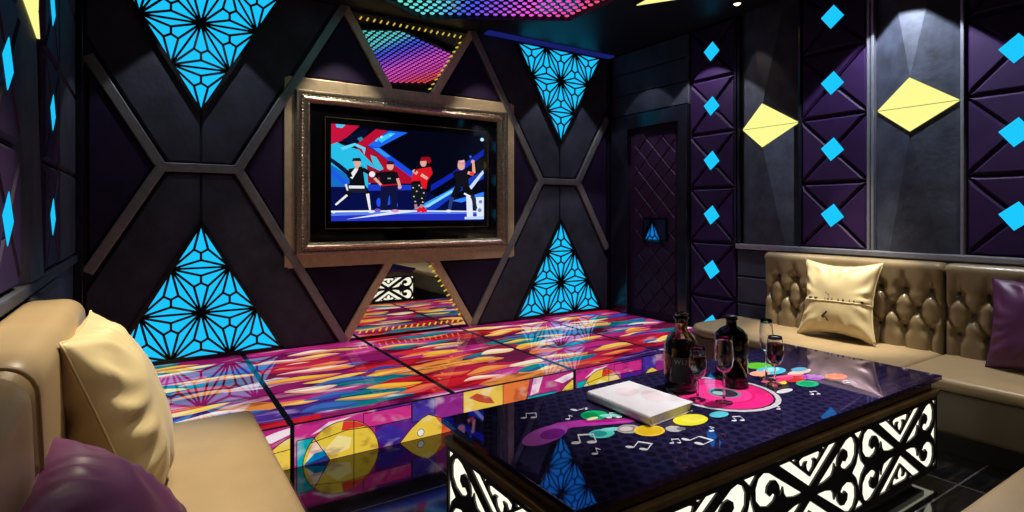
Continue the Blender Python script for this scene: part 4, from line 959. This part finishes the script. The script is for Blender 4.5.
# scrollwork: a black plate with cut-outs over a warm white backlight
ZP0, ZP1 = .062, ZT - .106; ZA0, ZA1 = .085, .428; UH = (ZA1 - ZA0) / 2; UM = (ZA1 + ZA0) / 2; UW = .795 / 2
def quad_shapes():
    sc = [(.14, .10), (.71, .90), (.80, .95), (.88, .87), (.925, .68), (.92, .42), (.85, .25), (.73, .17), (.64, .23), (.60, .33), (.645, .42), (.70, .37), (.755, .48), (.74, .62), (.675, .71), (.60, .68), (.545, .54), (.53, .40), (.545, .28), (.50, .36), (.475, .46), (.46, .30), (.42, .18), (.28, .11)]
    return sc
SC = quad_shapes()
CH = [(0, .20), (-.50, .97), (-.32, .97), (-.02, .50), (0, .34), (.02, .50), (.32, .97), (.50, .97)]
CH = [(0, .17), (-.54, .97), (-.36, .97), (0, .40), (.36, .97), (.54, .97)]
TS = [(0, .50), (.055, .60), (.07, .72), (.045, .80), (.10, .80), (.135, .70), (.185, .78), (.20, .88), (.14, .93), (0, .93), (-.14, .93), (-.20, .88), (-.185, .78), (-.135, .70), (-.10, .80), (-.045, .80), (-.07, .72), (-.055, .60)]
STAR = [(1, .62), (.972, .36), (.94, .18), (.85, 0), (.94, -.18), (.972, -.36), (1, -.62), (1.028, -.36), (1.06, -.18), (1.15, 0), (1.06, .18), (1.028, .36)]
def unit_polys():
    out = []
    out += [SC, [(-u, v) for u, v in SC], [(u, -v) for u, v in SC], [(-u, -v) for u, v in SC]]
    out += [CH, [(u, -v) for u, v in CH], TS, [(u, -v) for u, v in TS], STAR]
    for s_ in (1, -1):
        out += [[(.235, .97 * s_), (.325, .97 * s_), (.27, .90 * s_)], [(-.235, .97 * s_), (-.325, .97 * s_), (-.27, .90 * s_)]]
        out.append([(.90, .985 * s_), (1.10, .985 * s_), (1, .78 * s_)])
    return out
def apron(mapper, lo, hi, centers, name):
    pl = []
    for c in centers:
        for p in unit_polys():
            q = clip([(c + u * UW, UM + v * UH) for u, v in p], lo + .02, hi - .02, ZA0 - .006, ZA1 + .006)
            if len(q) >= 3:
                ar = abs(sum(q[a][0] * q[(a + 1) % len(q)][1] - q[(a + 1) % len(q)][0] * q[a][1] for a in range(len(q)))) / 2
                if ar > 2e-4: pl.append(q)
    # fill with holes through a 2D curve, then keep only its mesh
    cu = bpy.data.curves.new('tmp', 'CURVE'); cu.dimensions = '2D'; cu.fill_mode = 'BOTH'; cu.extrude = .004
    for q in [[(lo, ZP0), (hi, ZP0), (hi, ZP1), (lo, ZP1)]] + pl:
        sp_ = cu.splines.new('POLY'); sp_.points.add(len(q) - 1); sp_.use_cyclic_u = True
        for i, (u, v) in enumerate(q): sp_.points[i].co = (u, v, 0, 1)
    ob = bpy.data.objects.new('tmp', cu); COL.objects.link(ob); bpy.context.view_layer.update()
    me = bpy.data.meshes.new_from_object(ob.evaluated_get(bpy.context.evaluated_depsgraph_get()))
    bpy.data.objects.remove(ob)
    vs = [mapper(v.co.x, v.co.y, v.co.z) for v in me.vertices]; fs = [tuple(p.vertices) for p in me.polygons]
    par = bpy.data.objects.new(name, None); COL.objects.link(par); par.parent = root
    b = MB(); b.prism(mapper, [(lo + .005, ZP0), (hi - .005, ZP0), (hi - .005, ZP1), (lo + .005, ZP1)], -.016, -.012)
    bl = b.build('backlight', M['apron_white'], None)
    b = MB(); b.add(vs, fs); pt_ = b.build('scroll_plate', M['black_matt'], None)
    for o in (bl, pt_):
        for v in o.data.vertices: v.co -= root.location
        o.parent = par
    return par
xs = [2.271 - .795, 2.271, 3.066, 3.861]; 
apron(lambda u, v, d: (u, TY0 + .020 - d, v), TX0 + .02, TX1 - .02, xs, 'front_apron')
apron(lambda u, v, d: (u, TY1 - .020 + d, v), TX0 + .02, TX1 - .02, xs, 'rear_apron')
ysc = [TY0 + .02 + .40, TY0 + .02 - .395]
apron(lambda u, v, d: (TX0 + .020 - d, u, v), TY0 + .02, TY1 - .02, [TY0 + .44, TY0 + .44 + .795], 'end_apron')
apron(lambda u, v, d: (TX1 - .020 + d, u, v), TY0 + .02, TY1 - .02, [TY0 + .44, TY0 + .44 + .795], 'end_apron')

# printed pictures in the table top
L0 = [0]
def pr(b, poly, col): L0[0] += 1; b.col = srgb(*col); b.flat(TT, poly, .0004 + L0[0] * .000008)
def el(c, rx, ry=None, rot=0, n=26, a0=0, a1=360):
    ry = ry or rx; out = []
    for i in range(n):
        a = math.radians(a0 + (a1 - a0) * i / (n if a1 - a0 >= 359 else n - 1)); x, y = rx * math.cos(a), ry * math.sin(a)
        out.append((c[0] + x * math.cos(rot) - y * math.sin(rot), c[1] + x * math.sin(rot) + y * math.cos(rot)))
    return out
b = MB()
pr(b, el((2.285, 1.695), .255), (205, 200, 205)); pr(b, el((2.285, 1.695), .232), (60, 30, 50)); pr(b, el((2.285, 1.695), .222), (240, 40, 130)); pr(b, el((2.285, 1.70), .15), (225, 35, 115)); pr(b, el((2.285, 1.70), .135), (244, 60, 145))
pr(b, el((2.295, 1.69), .075), (130, 130, 140)); pr(b, el((2.295, 1.69), .06), (50, 45, 60)); pr(b, el((2.27, 1.70), .03), (150, 190, 190))
b.build('record_print', M['table_print'], root, col=True, recalc=False)
b = MB()                                                                  # violet note and ribbon
rot = math.radians(28)
pr(b, [(1.30, 1.80), (1.40, 1.815), (1.50, 1.79), (1.60, 1.735), (1.72, 1.67), (1.74, 1.63), (1.60, 1.675), (1.50, 1.715), (1.42, 1.745), (1.36, 1.735)], (205, 60, 190))
pr(b, [(1.50, 1.79), (1.60, 1.735), (1.72, 1.67), (1.73, 1.65), (1.6, 1.70), (1.5, 1.75)], (190, 25, 130))
pr(b, el((1.285, 1.742), .125, .058, math.radians(18)), (205, 90, 215)); pr(b, el((1.315, 1.735), .062, .040, math.radians(18)), (150, 35, 170))
b.build('ribbon_print', M['table_print'], root, col=True, recalc=False)
DISCS = [
    [((1.585, 1.80), .062, .052, 0, (0, 190, 110)), ((1.565, 1.81), .036, .03, 0, (0, 150, 80)), ((1.55, 1.775), .03, .012, 0, (250, 250, 190)), ((1.64, 1.76), .05, .018, -.5, (140, 235, 225))],
    [((1.475, 1.635), .056, .04, 0, (90, 220, 205)), ((1.465, 1.64), .034, .026, 0, (30, 165, 160)), ((1.54, 1.645), .055, .017, -.35, (140, 235, 235))],
    [((1.595, 1.612), .052, .04, 0, (200, 195, 190)), ((1.592, 1.615), .042, .031, 0, (150, 140, 140)), ((1.588, 1.618), .03, .022, 0, (225, 215, 205))],
    [((1.652, 1.556), .066, .052, 0, (250, 215, 40)), ((1.655, 1.556), .054, .042, 0, (232, 190, 20))],
    [((1.745, 1.515), .035, .03, 0, (190, 190, 190)), ((1.77, 1.50), .02, .016, 0, (120, 120, 125))],
    [((1.88, 1.545), .085, .055, 0, (235, 225, 40)), ((1.90, 1.545), .06, .036, 0, (250, 240, 80))],
    [((2.03, 1.52), .05, .03, 0, (90, 200, 215))],
    [((2.86, 1.885), .085, .06, 0, (90, 190, 30))], [((2.83, 1.79), .10, .06, 0, (70, 190, 215)), ((2.85, 1.80), .06, .03, 0, (150, 225, 235))], [((2.73, 1.79), .07, .04, 0, (240, 170, 140))],
    [((2.66, 1.64), .05, .03, 0, (245, 215, 60)), ((2.61, 1.60), .055, .03, 0, (70, 60, 40))],
    [((2.765, 1.555), .065, .045, 0, (30, 190, 130)), ((2.765, 1.555), .045, .03, 0, (20, 160, 100))],
    [((2.80, 1.625), .085, .03, 0, (205, 50, 50)), ((2.73, 1.66), .09, .02, 0, (230, 60, 120))],
    [((2.90, 1.60), .06, .045, 0, (150, 20, 200)), ((2.90, 1.60), .042, .03, 0, (120, 10, 170))],
    [((3.01, 1.54), .07, .045, 0, (214, 60, 60)), ((3.01, 1.54), .05, .03, 0, (190, 40, 50))],
    [((2.93, 1.69), .10, .03, 0, (220, 190, 180)), ((2.98, 1.72), .06, .03, 0, (90, 170, 200))], [((2.56, 1.55), .06, .02, 0, (220, 215, 220))],
]
for dd in DISCS:
    b = MB()
    for c, rx, ry, ro, col in dd: pr(b, el(c, rx, ry, ro), col)
    b.build('disc_print', M['table_print'], root, col=True, recalc=False)
b = MB(); pr(b, [(2.60, 1.70), (2.70, 1.72), (2.82, 1.70), (2.9, 1.66), (2.9, 1.64), (2.8, 1.67), (2.7, 1.69), (2.6, 1.67)], (235, 90, 130)); b.build('ribbon_print', M['table_print'], root, col=True, recalc=False)
W = (232, 232, 238)                                             # white music notes
def note(x, y, s_, r, two=True):
    b = MB()
    f = lambda u, v: (x + s_ * (u * math.cos(r) - v * math.sin(r)), y + s_ * (u * math.sin(r) + v * math.cos(r)))
    def poly(pts): pr(b, [f(u, v) for u, v in pts], W)
    pr(b, el(f(0, 0), s_ * .22, s_ * .15, r + .3), W); poly([(.17, 0), (.23, 0), (.23, .95), (.17, .95)])
    if two:
        pr(b, el(f(.7, .08), s_ * .22, s_ * .15, r + .3), W); poly([(.87, .08), (.93, .08), (.93, 1.03), (.87, 1.03)]); poly([(.17, .78), (.93, .88), (.93, 1.05), (.17, .95)])
    else: poly([(.23, .95), (.48, .70), (.46, .55), (.23, .76)])
    b.build('music_note_print', M['table_print'], root, col=True, recalc=False)
vr = math.radians(-33)
for x, y, s_, r, two in ((1.335, 1.62, .085, vr, True), (1.33, 1.51, .055, vr, False), (1.475, 1.485, .07, vr - .5, True), (1.63, 1.425, .04, vr, True), (1.70, 1.42, .075, vr - .9, True), (1.315, 1.935, .06, vr, True), (1.46, 1.825, .05, vr, False), (1.55, 1.895, .07, vr - .9, False), (1.615, 1.745, .06, vr, True),
                         (1.85, 1.42, .05, vr, False), (2.02, 1.44, .05, vr, True), (2.30, 1.42, .045, vr, False), (2.62, 1.45, .045, vr, True), (2.95, 1.45, .05, vr, False)):
    note(x, y, s_, r, two)

# ------------------------------------------------------------------ things on the table
TZ = ZT + .0015
root = thing('book', (1.83, 1.77, TZ), 'closed white hardback book lying on the table', 'book')
A, Bq, Cq, Dq = (1.690, 1.962), (1.958, 1.975), (1.968, 1.603), (1.690, 1.578)
pl = lambda u, v, d: (u, v, TZ + d)
TH = .040
b = MB(); b.prism(pl, [A, Bq, Cq, Dq], TH - .004, TH); b.prism(pl, [A, Bq, Cq, Dq], 0, .004)
# rounded spine on the near left long edge
for i in range(6):
    a0, a1 = -PI / 2 + PI * i / 6, -PI / 2 + PI * (i + 1) / 6; r0 = TH / 2
    for (p, q) in (((Dq, A)),):
        def sp3(pp, a, rr): return (pp[0] - rr * .6 * math.cos(a), pp[1], TZ + r0 + rr * math.sin(a))
        o4 = [sp3(p, a0, r0), sp3(q, a0, r0), sp3(q, a1, r0), sp3(p, a1, r0)]; i4 = [sp3(p, a0, r0 - .004), sp3(q, a0, r0 - .004), sp3(q, a1, r0 - .004), sp3(p, a1, r0 - .004)]
        b.add(o4 + i4, [(0, 1, 2, 3), (7, 6, 5, 4), (0, 3, 7, 4), (1, 5, 6, 2), (0, 4, 5, 1), (3, 2, 6, 7)])
b.build('cover', M['book_cover'], root, bevel=.001)
b = MB(); ins = offset([A, Bq, Cq, Dq], .006); b.prism(pl, ins, .0042, TH - .0042); b.build('pages', M['book_page'], root)
b = MB(); b.flat(pl, el((1.83, 1.86), .07, .05, .4), TH + .0004); b.flat(pl, el((1.88, 1.75), .05, .075, -.5), TH + .0005); b.build('cover_print', M['blush'], root, recalc=False)
b = MB(); b.prism(pl, [(1.925, 1.590), (1.965, 1.594), (1.965, 1.60), (1.925, 1.597)], .012, .016); b.prism(pl, [(1.94, 1.590), (1.95, 1.591), (1.95, 1.598), (1.94, 1.597)], .012, .028); b.build('clasp', M['black_matt'], root)

def txt(body, size):
    cu = bpy.data.curves.new('t', 'FONT'); cu.body = body; cu.size = size; cu.align_x = 'CENTER'; cu.align_y = 'CENTER'; cu.resolution_u = 3
    ob = bpy.data.objects.new('t', cu); COL.objects.link(ob); bpy.context.view_layer.update()
    me = bpy.data.meshes.new_from_object(ob.evaluated_get(bpy.context.evaluated_depsgraph_get())); bpy.data.objects.remove(ob); return me
def curved_label(parent, c, r, a_mid, w, z0, z1, mat, name, d=.0012):
    b = MB(); n = 10; half = w / r / 2
    for i in range(n):
        a0, a1 = a_mid - half + 2 * half * i / n, a_mid - half + 2 * half * (i + 1) / n
        q = [(c[0] + (r + e) * math.cos(a), c[1] + (r + e) * math.sin(a), c[2] + z) for e in (0.0002, d) for a, z in ((a0, z0), (a1, z0), (a1, z1), (a0, z1))]
        b.add(q, [(4, 5, 6, 7), (3, 2, 1, 0), (0, 1, 5, 4), (2, 3, 7, 6)] + ([(0, 4, 7, 3)] if i == 0 else []) + ([(1, 2, 6, 5)] if i == n - 1 else []))
    return b.build(name, mat, parent)
AM = math.atan2(-1.8, -2.2)
# wide brown bottle
c = (2.165, 1.835, TZ)
root = thing('liquor_bottle', c, 'wide dark brown liquor bottle with faint label beside the book', 'bottle', 'bottles on the table')
out = [(0, .0), (.066, 0), (.078, .010), (.081, .05), (.082, .16), (.079, .21), (.066, .250), (.044, .276), (.030, .292), (.028, .330), (.029, .338), (.035, .342), (.035, .352), (.029, .356)]
inn = [(.023, .356), (.023, .292), (.038, .273), (.060, .247), (.074, .21), (.077, .16), (.076, .05), (.072, .012), (0, .008)]
b = MB(); b.lathe(out + inn, c, 36); b.build('bottle_body', M['bottle_glass'], root, smooth=True, merge=True)
b = MB(); b.lathe([(0, .009), (.070, .0125), (.0745, .05), (.0755, .16), (.0735, .2), (.067, .228), (0, .228)], c, 32); b.build('spirit', M['spirit'], root, smooth=True)
b = MB(); b.lathe([(0, .320), (.0215, .320), (.0220, .357), (.030, .358), (.030, .368), (.024, .372), (0, .372)], c, 20); b.build('stopper', M['bottle_glass'], root, smooth=True)
lb = curved_label(root, c, .0822, AM, .085, .055, .17, M['label_dark'], 'label')
me = txt('W17', .030); b = MB(); vs = []
for v in me.vertices:
    a = AM + v.co.x / .083; vs.append((c[0] + .0839 * math.cos(a), c[1] + .0839 * math.sin(a), c[2] + .148 + v.co.y))
b.add(vs, [tuple(p.vertices) for p in me.polygons]); b.build('lettering', M['label_text'], lb, recalc=False)
# green bottle
c = (2.545, 1.83, TZ)
root = thing('wine_bottle', c, 'dark green long necked bottle behind the record print', 'bottle', 'bottles on the table')
out = [(0, 0), (.070, 0), (.080, .010), (.082, .20), (.077, .228), (.055, .250), (.034, .262), (.027, .268), (.026, .294), (.031, .298), (.031, .308), (.025, .310)]
inn = [(.020, .310), (.020, .268), (.030, .257), (.05, .245), (.072, .225), (.077, .20), (.075, .014), (0, .010)]
b = MB(); b.lathe(out + inn, c, 32); b.build('bottle_body', M['green_glass'], root, smooth=True, merge=True)
b = MB(); b.lathe([(0, .011), (.073, .0145), (.0755, .18), (.0755, .20), (0, .20)], c, 28); b.build('spirit', M['spirit'], root, smooth=True)
b = MB(); b.lathe([(0, .28), (.0190, .28), (.0195, .311), (.026, .3115), (.026, .318), (0, .319)], c, 16); b.build('stopper', M['black_matt'], root, smooth=True)
# squat conical decanter
c = (2.43, 1.725, TZ)
root = thing('decanter', c, 'squat dark conical decanter standing on the pink record print', 'decanter')
out = [(0, 0), (.058, 0), (.063, .008), (.05, .06), (.03, .105), (.018, .122), (.017, .140), (.022, .146), (.02, .148)]
inn = [(.013, .148), (.013, .122), (.026, .103), (.046, .06), (.058, .012), (0, .008)]
b = MB(); b.lathe(out + inn, c, 28); b.build('decanter_body', M['bottle_glass'], root, smooth=True, merge=True)
b = MB(); b.lathe([(0, .009), (.056, .0128), (.044, .06), (.031, .09), (0, .09)], c, 24); b.build('spirit', M['spirit'], root, smooth=True)
# stemmed glasses
def wine_glass(c, H_, rb, bowl, label, fill, name='wine_glass', cat='glass'):
    root = thing(name, c, label, cat, 'stemmed glasses on the table')
    base = [(0, 0), (rb, .001), (rb, .004), (rb * .5, .008), (.006, .016), (.0045, .05)]
    zb = bowl[0][1]
    out = base + [(.0045, zb - .012)] + bowl
    inn = [(max(0, r - .0022), z + (.003 if i == 0 else 0)) for i, (r, z) in enumerate(bowl)][::-1]
    inn[-1] = (0, bowl[0][1] + .004)
    b = MB(); b.lathe(out + inn, c, 28); b.build('glass_body', M['clear_glass'], root, smooth=True, merge=True)
    if fill:
        pts = [(max(0, r - .0030), z + .004) for r, z in bowl if z < fill]; pts[0] = (0, bowl[0][1] + .005)
        pts += [(pts[-1][0], fill), (0, fill)]
        b = MB(); b.lathe(pts, c, 24); b.build('wine', M['wine'], root, smooth=True)
    return root
bw1 = [(.004, .095), (.022, .104), (.036, .125), (.041, .155), (.040, .185), (.034, .225), (.032, .240)]
fl = [(.004, .135), (.020, .146), (.030, .170), (.034, .20), (.033, .235), (.029, .285), (.028, .305)]
wine_glass((2.105, 1.69, TZ), .24, .036, bw1, 'stemmed glass of red wine nearest the brown bottle', .20)
wine_glass((2.172, 1.60, TZ), .305, .038, [(r * 1.22, z * .98) for r, z in fl], 'tall clear glass with a little wine at the front of the pink record', .165)
wine_glass((2.61, 1.63, TZ), .24, .036, bw1, 'stemmed glass of red wine among the coloured discs', .205)
wine_glass((2.662, 1.71, TZ), .31, .036, fl, 'tall empty flute behind the right glass of wine', 0, 'champagne_flute')

# ------------------------------------------------------------------ camera, world, view
w = bpy.data.worlds.new('World'); scene.world = w; w.use_nodes = True
w.node_tree.nodes['Background'].inputs[0].default_value = (.02, .02, .03, 1)
cam = bpy.data.cameras.new('camera'); co = bpy.data.objects.new('camera', cam); COL.objects.link(co)
co.location = (0, 0, 1.4); co.rotation_euler = (PI / 2, 0, -math.radians(33.0335))
cam.sensor_width = 36; cam.lens = 564.4 / 1024 * 36; cam.shift_y = (213 - 256) / 1024; cam.clip_start = .01
scene.camera = co
vs_ = scene.view_settings; vs_.view_transform = 'Standard'; vs_.look = 'None'; vs_.gamma = 1; vs_.exposure = 0; vs_.use_curve_mapping = False
scene.cycles.max_bounces = 10; scene.cycles.transmission_bounces = 8; scene.cycles.glossy_bounces = 5
scene.cycles.use_denoising = True; scene.cycles.sample_clamp_indirect = 4
